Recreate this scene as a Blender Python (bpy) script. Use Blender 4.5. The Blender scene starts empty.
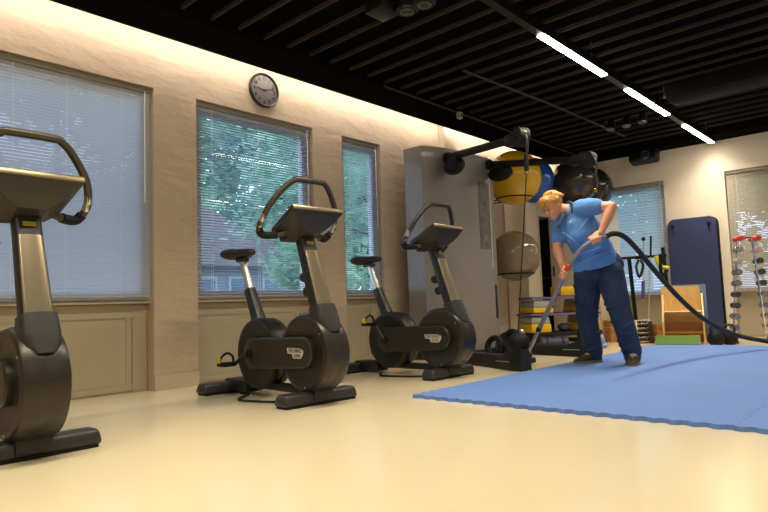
import bpy, bmesh, math, random
import numpy as np
from mathutils import Vector, Matrix, Euler
random.seed(7)
scene = bpy.context.scene
COL = scene.collection
PI = math.pi

# ------------------------------------------------------------------ camera
# axes recovered from the two vanishing points of the photograph (768x512)
_c = np.array([384., 256.])
_v1 = np.array([940., 286.]); _v2 = np.array([-270., 328.])
FPX = math.sqrt(-(_v1 - _c) @ (_v2 - _c))
def _d(p):
    v = np.array([p[0] - 384., -(p[1] - 256.), -FPX]); return v / np.linalg.norm(v)
_Y = _d(_v1); _X = -_d(_v2); _X = _X - _Y * (_X @ _Y); _X /= np.linalg.norm(_X); _Z = np.cross(_X, _Y)
CR = np.stack([_X, _Y, _Z])
CAM = np.array([0., 0., 0.6])
def D(px, py, depth):
    """world point seen at a pixel at a given distance in front of the camera"""
    v = np.array([(px - 384.) / FPX * depth, -(py - 256.) / FPX * depth, -depth])
    return Vector(CAM + CR @ v)
cam_data = bpy.data.cameras.new('camera'); cam = bpy.data.objects.new('camera', cam_data); COL.objects.link(cam)
cam_data.sensor_width = 36; cam_data.lens = FPX / 768 * 36; cam_data.clip_start = .05; cam_data.clip_end = 200
_m = Matrix([list(CR[i]) + [CAM[i]] for i in range(3)] + [[0, 0, 0, 1]])
cam.matrix_world = _m
scene.camera = cam

# ------------------------------------------------------------------ world, exposure
world = bpy.data.worlds.new('dusk_sky'); scene.world = world
world.use_nodes = True
_bg = world.node_tree.nodes['Background']
_bg.inputs[0].default_value = (.54, .69, 1.0, 1); _bg.inputs[1].default_value = 5.0
scene.view_settings.view_transform = 'Standard'; scene.view_settings.look = 'None'
scene.view_settings.gamma = 1; scene.view_settings.exposure = 0; scene.view_settings.use_curve_mapping = False
STRIP_POWER = 30.0      # glow of the ceiling luminaires' diffusers
STRIP_WATTS = 23.0      # their downward beam
STRIP_SPREAD = 122
COVE_POWER = 48.0       # LED line hidden above the perimeter band
LAMP_COL = (1.0, .90, .72)
COVE_COL = (1.0, .87, .75)

# ------------------------------------------------------------------ materials
def lin(c):
    return tuple(((x / 255.) / 12.92 if x / 255. <= .04045 else ((x / 255. + .055) / 1.055) ** 2.4) for x in c)
MATS = {}
def M(name, rgb, rough=.5, metal=0., noise=None, bump=None, coat=0., emis=None, spec=.5, stretch=(1, 1, 1)):
    """rgb: sRGB 0-255; noise=(scale, amount) tints the colour; bump=(scale, strength)"""
    if name in MATS: return MATS[name]
    m = bpy.data.materials.new(name); m.use_nodes = True; nt = m.node_tree
    p = nt.nodes['Principled BSDF']; c = lin(rgb)
    p.inputs['Base Color'].default_value = (*c, 1); p.inputs['Roughness'].default_value = rough
    p.inputs['Metallic'].default_value = metal; p.inputs['Coat Weight'].default_value = coat
    p.inputs['Coat Roughness'].default_value = .08; p.inputs['Specular IOR Level'].default_value = spec
    if noise or bump:
        tc = nt.nodes.new('ShaderNodeTexCoord'); mp = nt.nodes.new('ShaderNodeMapping')
        mp.inputs['Scale'].default_value = stretch
        nt.links.new(tc.outputs['Object'], mp.inputs[0])
    if noise:
        n = nt.nodes.new('ShaderNodeTexNoise'); n.inputs['Scale'].default_value = noise[0]; n.inputs['Detail'].default_value = 5
        nt.links.new(mp.outputs[0], n.inputs['Vector'])
        r = nt.nodes.new('ShaderNodeMapRange'); a = noise[1]
        r.inputs[1].default_value = .3; r.inputs[2].default_value = .7; r.inputs[3].default_value = 1 - a; r.inputs[4].default_value = 1 + a
        nt.links.new(n.outputs[0], r.inputs[0])
        mx = nt.nodes.new('ShaderNodeVectorMath'); mx.operation = 'SCALE'; mx.inputs[0].default_value = c
        nt.links.new(r.outputs[0], mx.inputs['Scale']); nt.links.new(mx.outputs[0], p.inputs['Base Color'])
    if bump:
        n = nt.nodes.new('ShaderNodeTexNoise'); n.inputs['Scale'].default_value = bump[0]; n.inputs['Detail'].default_value = 4
        nt.links.new(mp.outputs[0], n.inputs['Vector'])
        b = nt.nodes.new('ShaderNodeBump'); b.inputs['Strength'].default_value = bump[1]; b.inputs['Distance'].default_value = .02
        nt.links.new(n.outputs[0], b.inputs['Height']); nt.links.new(b.outputs[0], p.inputs['Normal'])
    if emis:
        p.inputs['Emission Color'].default_value = (*emis[0], 1); p.inputs['Emission Strength'].default_value = emis[1]
    MATS[name] = m; return m
def translucent(m, amt, tint=1.0):
    nt = m.node_tree; p = nt.nodes['Principled BSDF']; o = [n for n in nt.nodes if n.type == 'OUTPUT_MATERIAL'][0]
    t = nt.nodes.new('ShaderNodeBsdfTranslucent'); c = p.inputs['Base Color']
    if c.is_linked: nt.links.new(c.links[0].from_socket, t.inputs[0])
    else: t.inputs[0].default_value = c.default_value
    mx = nt.nodes.new('ShaderNodeMixShader'); mx.inputs[0].default_value = amt
    nt.links.new(p.outputs[0], mx.inputs[1]); nt.links.new(t.outputs[0], mx.inputs[2]); nt.links.new(mx.outputs[0], o.inputs[0])
    return m
def glass_mat():
    m = bpy.data.materials.new('window_glass'); m.use_nodes = True; nt = m.node_tree
    for n in list(nt.nodes): nt.nodes.remove(n)
    o = nt.nodes.new('ShaderNodeOutputMaterial'); t = nt.nodes.new('ShaderNodeBsdfTransparent'); g = nt.nodes.new('ShaderNodeBsdfGlossy')
    t.inputs[0].default_value = (.93, .96, .95, 1); g.inputs['Roughness'].default_value = .01
    lw = nt.nodes.new('ShaderNodeLayerWeight'); lw.inputs[0].default_value = .5          # Schlick reflectance, the same from both sides
    pw = nt.nodes.new('ShaderNodeMath'); pw.operation = 'POWER'; pw.inputs[1].default_value = 5; nt.links.new(lw.outputs['Facing'], pw.inputs[0])
    f = nt.nodes.new('ShaderNodeMath'); f.operation = 'MULTIPLY_ADD'; f.inputs[1].default_value = .96; f.inputs[2].default_value = .04; nt.links.new(pw.outputs[0], f.inputs[0])
    mx = nt.nodes.new('ShaderNodeMixShader')
    nt.links.new(f.outputs[0], mx.inputs[0]); nt.links.new(t.outputs[0], mx.inputs[1]); nt.links.new(g.outputs[0], mx.inputs[2])
    nt.links.new(mx.outputs[0], o.inputs[0]); return m
GLASS = glass_mat()
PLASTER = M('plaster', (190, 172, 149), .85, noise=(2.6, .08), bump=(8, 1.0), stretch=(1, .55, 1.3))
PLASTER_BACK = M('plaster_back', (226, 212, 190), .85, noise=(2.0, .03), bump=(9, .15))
PANEL = M('painted_panel', (178, 166, 142), .5, noise=(1.5, .03))
BASEB = M('baseboard_paint', (194, 177, 152), .55, noise=(2, .03))
FRAME = M('window_frame_paint', (205, 205, 205), .45, noise=(4, .02))
FLOORM = M('cream_epoxy', (236, 220, 182), .22, noise=(1.1, .025), bump=(3.5, .012), coat=.35)
BLACKC = M('black_ceiling', (17, 15, 14), .8, noise=(3, .1), spec=0.)
SLATW = M('dark_slat_wood', (58, 53, 48), .6, noise=(6, .15), stretch=(.2, 3, 3), spec=0.)
TRACKM = M('black_aluminium', (28, 26, 24), .4, .5, noise=(10, .05))
BLIND = translucent(M('blind_slat', (182, 192, 212), .4, 0, noise=(3, .03)), .4)
BLINDB = translucent(M('blind_slat_wide', (226, 232, 240), .4, 0, noise=(3, .03)), .75)
BLINDW = translucent(M('blind_slat_warm_lit', (178, 160, 136), .45, 0, noise=(3, .03)), .15)  # beige is the warm room light put into the slat colour
BLINDC = translucent(M('blind_slat_closed', (206, 211, 220), .4, 0, noise=(3, .03)), .5)
RAIL = M('blind_rail', (150, 142, 132), .4, .4, noise=(3, .03))
CORD = M('blind_cord', (235, 235, 235), .7, noise=(9, .03))
BRONZE = M('bronze_plastic', (54, 50, 44), .36, .5, noise=(40, .04))
DARKPL = M('black_plastic', (21, 20, 19), .45, noise=(30, .06))
DARKG = M('charcoal_plastic', (42, 41, 42), .42, noise=(30, .05), bump=(220, .05))
RUBBER = M('black_rubber', (15, 15, 15), .65, noise=(30, .08), spec=.3)
CHAMP = M('champagne_metal', (162, 148, 122), .3, .85, noise=(60, .03), stretch=(1, 1, .05))
TUBEM = M('handlebar_coating', (70, 63, 52), .36, .35, noise=(40, .05))
STEEL = M('brushed_steel', (190, 186, 178), .3, .9, noise=(30, .04))
CHROME = M('chrome', (215, 215, 215), .12, 1., noise=(8, .02))
SILVER = M('silver_badge', (214, 208, 196), .35, .4, noise=(20, .03))
YELLOWL = M('yellow_plastic', (212, 180, 20), .4, noise=(10, .04))
LIMEL = M('olive_label', (150, 140, 30), .5, noise=(10, .05))
GREYT = M('grey_tower_paint', (134, 129, 122), .42, .25, noise=(4, .02), coat=.2)
SCREENM = M('dark_screen', (12, 13, 15), .1, noise=(4, .02))

# ------------------------------------------------------------------ mesh helpers
class MB:
    def __init__(s): s.v = []; s.f = []
    def add(s, vs, fs):
        o = len(s.v); s.v += [Vector(v) for v in vs]; s.f += [tuple(i + o for i in f) for f in fs]; return s
    def box(s, c, sz, R=None):
        c = Vector(c); h = [x / 2 for x in sz]; vs = []
        for x in (-1, 1):
            for y in (-1, 1):
                for z in (-1, 1):
                    v = Vector((x * h[0], y * h[1], z * h[2])); vs.append(c + (R @ v if R else v))
        return s.add(vs, [(0, 1, 3, 2), (4, 6, 7, 5), (0, 4, 5, 1), (2, 3, 7, 6), (0, 2, 6, 4), (1, 5, 7, 3)])
    def bb(s, x0, x1, y0, y1, z0, z1):
        return s.box(((x0 + x1) / 2, (y0 + y1) / 2, (z0 + z1) / 2), (x1 - x0, y1 - y0, z1 - z0))
    def rbox(s, c, sz, r, R=None, seg=2, taper=None):
        bm = bmesh.new(); bmesh.ops.create_cube(bm, size=1)
        for v in bm.verts:
            v.co = Vector((v.co.x * sz[0], v.co.y * sz[1], v.co.z * sz[2]))
            if taper and v.co.z > 0: v.co.x *= taper[0]; v.co.y *= taper[1]
        bmesh.ops.bevel(bm, geom=list(bm.edges), offset=min(r, min(sz) * .49), segments=seg, profile=.5, affect='EDGES')
        bm.verts.index_update(); c = Vector(c)
        s.add([c + (R @ v.co if R else v.co) for v in bm.verts], [tuple(v.index for v in f.verts) for f in bm.faces]); bm.free(); return s
    def loft(s, rings, cap=True):
        n = len(rings[0]); vs = [p for r in rings for p in r]; fs = []
        for k in range(len(rings) - 1):
            for i in range(n):
                j = (i + 1) % n; fs.append((k * n + i, k * n + j, (k + 1) * n + j, (k + 1) * n + i))
        if cap: fs.append(tuple(reversed(range(n)))); fs.append(tuple(range((len(rings) - 1) * n, len(rings) * n)))
        return s.add(vs, fs)
    def tube(s, path, r, n=10, closed=False):
        P = [Vector(p) for p in path]; m = len(P); rr = r if isinstance(r, (list, tuple)) else [r] * m
        T = []
        for i in range(m):
            a = P[(i - 1) % m] if (closed or i > 0) else P[i]; b = P[(i + 1) % m] if (closed or i < m - 1) else P[i]
            T.append((b - a).normalized())
        u = T[0].orthogonal().normalized(); rings = []
        for i in range(m):
            u = (u - T[i] * u.dot(T[i])).normalized(); w = T[i].cross(u)
            rings.append([P[i] + (u * math.cos(2 * PI * k / n) + w * math.sin(2 * PI * k / n)) * rr[i] for k in range(n)])
        if closed:
            vs = [p for q in rings for p in q]; fs = []
            for k in range(m):
                k2 = (k + 1) % m
                for i in range(n):
                    j = (i + 1) % n; fs.append((k * n + i, k * n + j, k2 * n + j, k2 * n + i))
            return s.add(vs, fs)
        return s.loft(rings)
    def cyl(s, p0, p1, r0, r1=None, n=20):
        return s.tube([p0, p1], [r0, r0 if r1 is None else r1], n)
    def lathe(s, prof, c=(0, 0, 0), R=None, n=32):
        """prof: (radius, height) list turned round local z; ends closed"""
        c = Vector(c); rings = []
        for r, h in prof:
            q = []
            for k in range(n):
                v = Vector((r * math.cos(2 * PI * k / n), r * math.sin(2 * PI * k / n), h)); q.append(c + (R @ v if R else v))
            rings.append(q)
        return s.loft(rings)
    def ell(s, c, rad, R=None, nu=20, nv=12):
        c = Vector(c); rings = []
        rad = (rad,) * 3 if not isinstance(rad, (tuple, list)) else rad
        for i in range(nv + 1):
            t = PI * (i + .0) / nv; t = min(max(t, .02), PI - .02); q = []
            for k in range(nu):
                a = 2 * PI * k / nu; v = Vector((rad[0] * math.sin(t) * math.cos(a), rad[1] * math.sin(t) * math.sin(a), -rad[2] * math.cos(t)))
                q.append(c + (R @ v if R else v))
            rings.append(q)
        return s.loft(rings)
    def cap(s, p0, p1, r0, r1=None, n=14):
        """tapered capsule"""
        r1 = r0 if r1 is None else r1; p0 = Vector(p0); p1 = Vector(p1); t = (p1 - p0)
        L = t.length; t = t / L if L > 1e-6 else Vector((0, 0, 1)); path = []; rr = []
        for a in (90, 70, 45, 20): path.append(p0 - t * r0 * math.sin(math.radians(a))); rr.append(max(r0 * math.cos(math.radians(a)), r0 * .03))
        path += [p0, p1]; rr += [r0, r1]
        for a in (20, 45, 70, 90): path.append(p1 + t * r1 * math.sin(math.radians(a))); rr.append(max(r1 * math.cos(math.radians(a)), r1 * .03))
        return s.tube(path, rr, n)
    def prism(s, poly, o, a, b, d):
        """polygon (2D) in plane o + x a + y b, extruded by vector d"""
        o, a, b, d = Vector(o), Vector(a), Vector(b), Vector(d)
        lo = [o + a * x + b * y for x, y in poly]; hi = [p + d for p in lo]; n = len(poly)
        return s.add(lo + hi, [tuple(reversed(range(n))), tuple(range(n, 2 * n))] + [(i, (i + 1) % n, n + (i + 1) % n, n + i) for i in range(n)])
    def mesh(s, name, mat, smooth=35, shift=None, xf=None):
        me = bpy.data.meshes.new(name); vs = s.v
        if xf: vs = [xf @ v for v in vs]
        if shift is not None: vs = [v - shift for v in vs]
        me.from_pydata([tuple(v) for v in vs], [], s.f); me.update()
        bm = bmesh.new(); bm.from_mesh(me); bmesh.ops.recalc_face_normals(bm, faces=bm.faces); bm.to_mesh(me); bm.free()
        if mat: me.materials.append(mat)
        if smooth: me.shade_smooth(); me.set_sharp_from_angle(angle=math.radians(smooth))
        return me
    def build(s, name, mat, parent=None, smooth=35, loc=None, xf=None):
        """vertices are given in the frame of the thing (children of a thing share its frame);
        top-level meshes are given in world metres and get their origin at loc"""
        if parent is None:
            L = Vector(loc) if loc is not None else Vector((0, 0, 0))
            me = s.mesh(name, mat, smooth, L if loc is not None else None, xf)
            o = bpy.data.objects.new(name, me); o.location = L
        else:
            me = s.mesh(name, mat, smooth, None, xf); o = bpy.data.objects.new(name, me); o.parent = parent
            if parent.get('_world'):
                o.matrix_parent_inverse = parent.matrix_basis.inverted()
        COL.objects.link(o); return o
def tag(o, label, cat, group=None):
    o['label'] = label; o['category'] = cat
    if group: o['group'] = group
    return o
def thing(name, label, cat, loc=(0, 0, 0), rz=0, group=None, world=False):
    """Empty at the base of a thing; world=True: its parts are given in world metres"""
    o = bpy.data.objects.new(name, None); o.empty_display_size = .1; COL.objects.link(o)
    o.location = loc; o.rotation_euler = (0, 0, rz)
    if world: o['_world'] = 1
    if label: tag(o, label, cat, group)
    return o
def struct(o): o['kind'] = 'structure'; return o
def link_copy(src, parent=None, loc=None):
    c = src.copy(); COL.objects.link(c); c.parent = parent
    if loc is not None: c.location = loc
    return c
def rotm(ax, deg): return Matrix.Rotation(math.radians(deg), 3, ax)
def axis_to(d):
    """rotation taking local z onto d"""
    return Vector((0, 0, 1)).rotation_difference(Vector(d).normalized()).to_matrix()
def crs(pts, k=6, closed=False):
    """Catmull-Rom resampling"""
    P = [Vector(p) for p in pts]; n = len(P); out = []
    rng = range(n) if closed else range(n - 1)
    for i in rng:
        g = (lambda j: P[j % n]) if closed else (lambda j: P[min(max(j, 0), n - 1)])
        a, b, c, d = g(i - 1), g(i), g(i + 1), g(i + 2)
        for q in range(k):
            t = q / k; out.append(.5 * ((2 * b) + (c - a) * t + (2 * a - 5 * b + 4 * c - d) * t * t + (3 * b - a - 3 * c + d) * t ** 3))
    if not closed: out.append(P[-1])
    return out
def text_mesh(body, size, depth=.002, bold=0.):
    cu = bpy.data.curves.new('lettering', 'FONT'); cu.body = body; cu.size = size; cu.extrude = depth; cu.align_x = 'CENTER'; cu.align_y = 'CENTER'
    cu.offset = bold; cu.resolution_u = 2
    o = bpy.data.objects.new('lettering', cu); COL.objects.link(o)
    bpy.context.view_layer.update()
    me = bpy.data.meshes.new_from_object(o.evaluated_get(bpy.context.evaluated_depsgraph_get()))
    bpy.data.objects.remove(o); return me
def put_text(body, size, mat, parent, mw, name='lettering', bold=0.):
    me = text_mesh(body, size, .0015, bold); me.transform(mw); me.materials.clear(); me.materials.append(mat)
    o = bpy.data.objects.new(name, me); o.parent = parent
    if parent.get('_world'): o.matrix_parent_inverse = parent.matrix_basis.inverted()
    COL.objects.link(o); return o
def frame4(o, x, y):
    """matrix whose x/y axes are the given directions at o"""
    x = Vector(x).normalized(); z = x.cross(Vector(y)).normalized(); y = z.cross(x)
    return Matrix(((x.x, y.x, z.x, o[0]), (x.y, y.y, z.y, o[1]), (x.z, y.z, z.z, o[2]), (0, 0, 0, 1)))

# ================================================================== THE SETTING
XW = -4.5                       # face of the window wall
YB = 9.4                        # face of the far wall (at x = -2.2), turned 4 degrees
BW = Matrix.Translation((-2.2, YB, 0)) @ Matrix.Rotation(math.radians(4), 4, 'Z') @ Matrix.Translation((2.2, -YB, 0))
XR, YR = 3.6, -3.4
struct(MB().bb(XW - .4, XR + .2, YR - .2, 10.2, -.1, 0).build('floor', FLOORM, smooth=0))
struct(MB().bb(XW - .4, XR + .2, YR - .2, 10.2, 3.05, 3.15).build('ceiling', BLACKC, smooth=0))
# left wall with openings from the floor to the window heads
ZH, ZS = 2.4, .70
OPEN = [(.45, 2.235), (2.61, 3.9), (4.3, 4.89)]
w = MB(); ys = [YR - .2] + [v for o in OPEN for v in o] + [10.2]
for i in range(0, len(ys), 2): w.bb(XW - .15, XW, ys[i], ys[i + 1], 0, ZH)
w.bb(XW - .15, XW, YR - .2, 10.2, ZH, 3.05)
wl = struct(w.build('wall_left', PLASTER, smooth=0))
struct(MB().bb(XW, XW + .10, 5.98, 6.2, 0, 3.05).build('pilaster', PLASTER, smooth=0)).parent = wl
bbm = MB()
for i in range(0, len(ys), 2): bbm.bb(XW, XW + .014, max(ys[i], YR), min(ys[i + 1], 9.2), 0, .115)
struct(bbm.build('baseboard_left', BASEB, smooth=0))
# far wall (turned slightly), right and rear walls
BOPEN = [(-3.88, -2.9), (-2.1, -.85)]
ZHB, ZSB = 2.31, .6
w = MB(); xs = [XW - .3] + [v for o in BOPEN for v in o] + [XR + .2]
for i in range(0, len(xs), 2): w.bb(xs[i], xs[i + 1], YB, YB + .22, 0, ZHB)
w.bb(XW - .3, XR + .2, YB, YB + .22, ZHB, 3.05)
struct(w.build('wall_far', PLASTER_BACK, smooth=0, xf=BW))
bbm = MB()
for i in range(0, len(xs), 2): bbm.bb(max(xs[i], XW), min(xs[i + 1], XR), YB - .014, YB, 0, .1)
struct(bbm.build('baseboard_far', BASEB, smooth=0, xf=BW))
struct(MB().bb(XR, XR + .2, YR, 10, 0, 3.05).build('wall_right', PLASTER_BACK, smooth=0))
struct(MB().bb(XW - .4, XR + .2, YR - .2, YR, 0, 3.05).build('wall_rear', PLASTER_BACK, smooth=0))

# windows: frame, pane, sill, parapet panel
def window(n, axis, a0, a1, zs, zh, xf=None, stiles=()):
    """axis 'x': in the left wall (a = y); axis 'y': in the far wall (a = x)"""
    def B(mb, u0, u1, d0, d1, z0, z1):      # u along the wall, d depth behind the wall face
        if axis == 'x': mb.bb(XW - d1, XW - d0, u0, u1, z0, z1)
        else: mb.bb(u0, u1, YB + d0, YB + d1, z0, z1)
        return mb
    fr = MB(); t = .075
    B(fr, a0, a1, .065, .125, zs, zs + t); B(fr, a0, a1, .065, .125, zh - .11, zh)
    B(fr, a0, a0 + t, .065, .125, zs + t, zh - .11); B(fr, a1 - .1, a1, .065, .125, zs + t, zh - .11)
    for sx in stiles: B(fr, sx - .04, sx + .04, .065, .125, zs + t, zh - .11)
    root = struct(fr.build('window_%d' % n, FRAME, smooth=0, xf=xf))
    B(MB(), a0 + t, a1 - .1, .092, .098, zs + t, zh - .11).build('pane', GLASS, root, smooth=0, xf=xf)
    B(MB(), a0, a1, .045, .205, zs - .02, zs).build('window_sill', PANEL, root, smooth=0, xf=xf)
    B(MB(), a0, a1, .13, .205, 0, zs - .02).build('parapet_panel', PANEL, root, smooth=0, xf=xf)
    # flat framed board on the parapet
    g = MB(); e = .12
    B(g, a0 + .02, a1 - e, .12, .13, .015, .06); B(g, a0 + .02, a1 - e, .12, .13, zs - .13, zs - .03)
    B(g, a1 - e, a1 - .005, .115, .13, .0, zs - .03)
    B(g, a1 - e - .045, a1 - e - .012, .122, .13, .06, zs - .13)
    g.build('panel_frame', PANEL, root, smooth=0, xf=xf)
    return root
window(1, 'x', *OPEN[0], ZS, ZH)
window(2, 'x', *OPEN[1], ZS, ZH)
window(3, 'x', *OPEN[2], ZS, ZH)
window(4, 'y', *BOPEN[0], ZSB, ZHB, BW)
window(5, 'y', *BOPEN[1], ZSB, ZHB, BW, stiles=(-1.45,))

# black perimeter bands, slats, cove
struct(MB().bb(-4.3, -3.9, YR, 9.22, 2.75, 3.04).build('trim_1', BLACKC, smooth=0))
struct(MB().bb(-3.9, XR, 9.0, 9.39, 2.755, 3.04).build('trim_2', BLACKC, smooth=0, xf=None))
ceil_slats = struct(MB().bb(-3.9, XR, YR, 9.0, 2.95, 3.03).build('trim_3', BLACKC, smooth=0))
slat_me = MB().bb(-3.89, XR, -.011, .011, 2.80, 2.83).mesh('ceiling_slat', SLATW, 0)
y = YR + .15
y = 2.15 - .243 * 22
while y < 8.95:
    if y > YR + .05:
        o = bpy.data.objects.new('ceiling_slat', slat_me); o.location = (0, y, 0); o.parent = ceil_slats; COL.objects.link(o)
    y += .243
COVE = M('cove_led', (255, 240, 215), .5, emis=(COVE_COL, COVE_POWER), noise=(5, .01))
cv = thing('cove_light', 'long warm light line hidden above the black ceiling edge along the window wall', 'light', (-4.33, 3, 2.9), world=True)
MB().bb(-4.322, -4.301, YR + .1, 9.15, 2.848, 2.86).build('mounting_rail', TRACKM, cv, smooth=0)
MB().bb(-4.322, -4.302, YR + .1, 9.15, 2.824, 2.847).build('diffuser', COVE, cv, smooth=0)

# ------------------------------------------------------------------ linear luminaires
STRIPM = M('strip_diffuser', (255, 250, 240), .5, emis=(LAMP_COL, STRIP_POWER), noise=(5, .01))
def track(x, y0, y1, starts, label, group):
    t = thing('linear_ceiling_light', label, 'light', (x, y0, 2.70), world=True)
    MB().bb(x - .032, x + .032, y0, y1, 2.71, 2.79).build('housing', TRACKM, t, smooth=0)
    for s0 in starts:
        MB().bb(x - .03, x + .03, s0, s0 + 1.24, 2.700, 2.712).build('diffuser', STRIPM, t, smooth=0)
        ld = bpy.data.lights.new('luminaire_beam', 'AREA'); ld.shape = 'RECTANGLE'; ld.size = .06; ld.size_y = 1.24; ld.energy = STRIP_WATTS; ld.color = LAMP_COL; ld.spread = math.radians(STRIP_SPREAD)
        lo = bpy.data.objects.new('luminaire_beam', ld); COL.objects.link(lo); lo.parent = t; lo.matrix_parent_inverse = Matrix.Translation((-x, -y0, -2.70)); lo.location = (x, s0 + .62, 2.698)
    for k, s0 in enumerate(starts):
        MB().cyl((x + .01, s0 + .95, 2.79), (x + .01, s0 + .95, 3.0), .004, n=6).build('suspension_rod', STEEL, t)
        MB().cyl((x + .01, s0 + .95, 2.79), (x + .01, s0 + .95, 2.83), .01, n=8).build('rod_clamp', STEEL, t)
track(-2.18, -2.6, 9.27, [-1.55, .3, 2.14, 4.31, 6.12, 7.98], 'black hanging light track with three bright white tubes above the blue mat', None)
track(.9, -2.6, 9.27, [-1.55, .3, 2.14, 4.31, 6.12, 7.98], 'added second black hanging light track, out of view further into the room', None)  # unseen track, added for more overhead light

# ceiling fittings
def spot(loc, label):
    t = thing('ceiling_spotlight', label, 'spotlight', loc, group='round ceiling spotlights')
    MB().lathe([(.001, .12), (.085, .12), (.085, .0), (.075, -.012), (.06, -.012), (.055, .0), (.001, .0)]).build('can', TRACKM, t)
    MB().lathe([(.055, -.004), (.055, -.016), (.035, -.016), (.035, -.004)], n=24).build('trim_ring', M('dull_ring', (90, 86, 80), .4, .4, noise=(9, .05)), t)
    MB().lathe([(.001, -.002), (.034, -.002), (.03, -.012), (.001, -.014)], n=20).build('lens', M('dull_lens', (60, 57, 53), .25, noise=(9, .05)), t)
spot((-2.72, 3.30, 2.76), 'lower left one of two round black ceiling spotlights by a dark box')
spot((-2.58, 3.33, 2.77), 'upper right one of two round black ceiling spotlights, cut by the top edge')
tag(MB().rbox((-2.87, 3.2, 2.83), (.18, .2, .16), .01).build('ceiling_box', TRACKM, loc=(-2.87, 3.2, 2.75)), 'dark square junction box on the ceiling beside the round spotlights', 'box')
def conduit(pts, label):
    tag(MB().tube(pts, .011, 8).build('conduit', M('conduit_grey', (38, 35, 32), .5, .3, noise=(8, .05)), loc=pts[0]), label, 'pipe')
conduit([(-3.885, 4.3, 2.765), (-3.885, 9.0, 2.765)], 'thin dark conduit along the inner edge of the ceiling band')
conduit([(-3.15, 4.62, 2.79), (-3.05, 6.2, 2.79), (-3.0, 8.2, 2.79)], 'thin conduit running under the ceiling slats toward the far wall')
t = thing('motion_sensor', 'small pale box sensor on the conduit above the grey tower', 'sensor', (-3.87, 5.55, 2.70), world=True)
MB().rbox((-3.86, 5.55, 2.725), (.05, .06, .075), .008).build('body', M('pale_plastic', (150, 140, 126), .5, noise=(9, .03)), t)
MB().ell((-3.835, 5.55, 2.715), .014).build('lens', DARKPL, t)
tag(MB().rbox((.78, 6.72, 2.74), (5.5, .42, .22), .06).build('air_duct', M('duct_black', (20, 19, 18), .7, 0, noise=(3, .08), spec=.1), loc=(.78, 6.72, 2.63)), 'wide black air duct crossing under the ceiling beyond the light track', 'duct')
t = thing('spotlight_bar', 'dark bar with three unlit spotlights under the ceiling left of the light track', 'light', (-2.63, 7.3, 2.7), world=True)
MB().bb(-2.9, -2.36, 7.28, 7.32, 2.77, 2.8).build('bar', TRACKM, t)
for x in (-2.82, -2.63, -2.44):
    MB().cyl((x, 7.3, 2.77), (x, 7.27, 2.66), .045, .055, 16).build('lamp_head', TRACKM, t)
    MB().cyl((x, 7.27, 2.668), (x, 7.268, 2.655), .048, .046, 16).build('lamp_ring', M('dull_ring', (90, 86, 80)), t)
t = thing('loudspeaker', 'black loudspeaker under the ceiling on the far wall', 'speaker', (-3.08, 9.25, 2.56), world=True)
Rsp = rotm('X', -18)
MB().rbox((-3.08, 9.16, 2.70), (.40, .2, .24), .03, Rsp).build('cabinet', TRACKM, t)
o = Vector((-3.03, 9.05, 2.675)); dn = Rsp @ Vector((0, -1, 0))
MB().lathe([(.001, .005), (.02, .005), (.05, -.0), (.06, .012), (.062, .0), (.062, -.02)], o, axis_to(dn), 24).build('cone', M('cone_grey', (100, 96, 90), .5, noise=(9, .05)), t)
MB().lathe([(.001, .012), (.022, .008), (.022, -.01)], o, axis_to(dn), 16).build('dust_cap', DARKPL, t)

# ------------------------------------------------------------------ venetian blinds
def blind(name_label, axis, a0, a1, z0, z1, d, pitch, wdt, tilt, mat, cords, xf=None, group='venetian blinds'):
    if axis == 'x': root = thing('venetian_blind', name_label, 'blind', (XW - d, (a0 + a1) / 2, z0), PI / 2, group)
    else:
        p = BW @ Vector(((a0 + a1) / 2, YB + d, z0)); root = thing('venetian_blind', name_label, 'blind', p, math.radians(4), group)
    # local: x along the blind, y to the outside (axis x: rotated 90 deg => local y = world -x), z up
    L = a1 - a0; H = z1 - z0
    MB().rbox((0, 0, H - .02), (L, .034, .04), .004).build('headrail', RAIL, root)
    MB().rbox((0, 0, .01), (L - .01, wdt * .95, .016), .004).build('bottom_rail', RAIL, root)
    R = rotm('X', tilt); sm = MB(); sec = []
    for k in range(5):
        q = -1 + k * .5; sec.append((q * wdt / 2, (1 - q * q) * wdt * .09))
    loop = [(yy, zz + .0004) for yy, zz in sec] + [(yy, zz - .0004) for yy, zz in reversed(sec)]
    sm.loft([[R @ Vector((sx * (L / 2 - .006), yy, zz)) for yy, zz in loop] for sx in (-1, 1)])
    me = sm.mesh('slat', mat, 50)
    n = int((H - .07) / pitch)
    for k in range(n):
        o = bpy.data.objects.new('slat', me); o.location = (0, 0, .035 + k * pitch); o.parent = root; COL.objects.link(o)
    for c in cords:
        for s in (-1, 1):
            MB().cyl((c * L, s * (wdt / 2 + .0015), .02), (c * L, s * (wdt / 2 + .0015), H - .03), .0016, n=5).build('ladder_cord', CORD, root)
    MB().cyl((L / 2 - .05, -.03, H * .45), (L / 2 - .05, -.03, H - .04), .004, n=6).build('tilt_wand', CORD, root)
    return root
blind('large pale venetian blind, nearly closed, behind the nearest exercise bike', 'x', OPEN[0][0] + .01, OPEN[0][1] - .02, ZS + .005, ZH - .005, .037, .0235, .025, 74, BLINDC, (-.4, -.05, .145, .37))
blind('half open venetian blind with trees showing through, below the clock', 'x', OPEN[1][0] + .01, OPEN[1][1] - .02, ZS + .005, ZH - .005, .037, .0235, .025, -12, BLIND, (-.38, 0, .38))
blind('narrow half open venetian blind in the window beside the grey tower', 'x', OPEN[2][0] + .01, OPEN[2][1] - .02, ZS + .005, ZH - .005, .037, .0235, .025, -12, BLIND, (-.3, .3))
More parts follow.
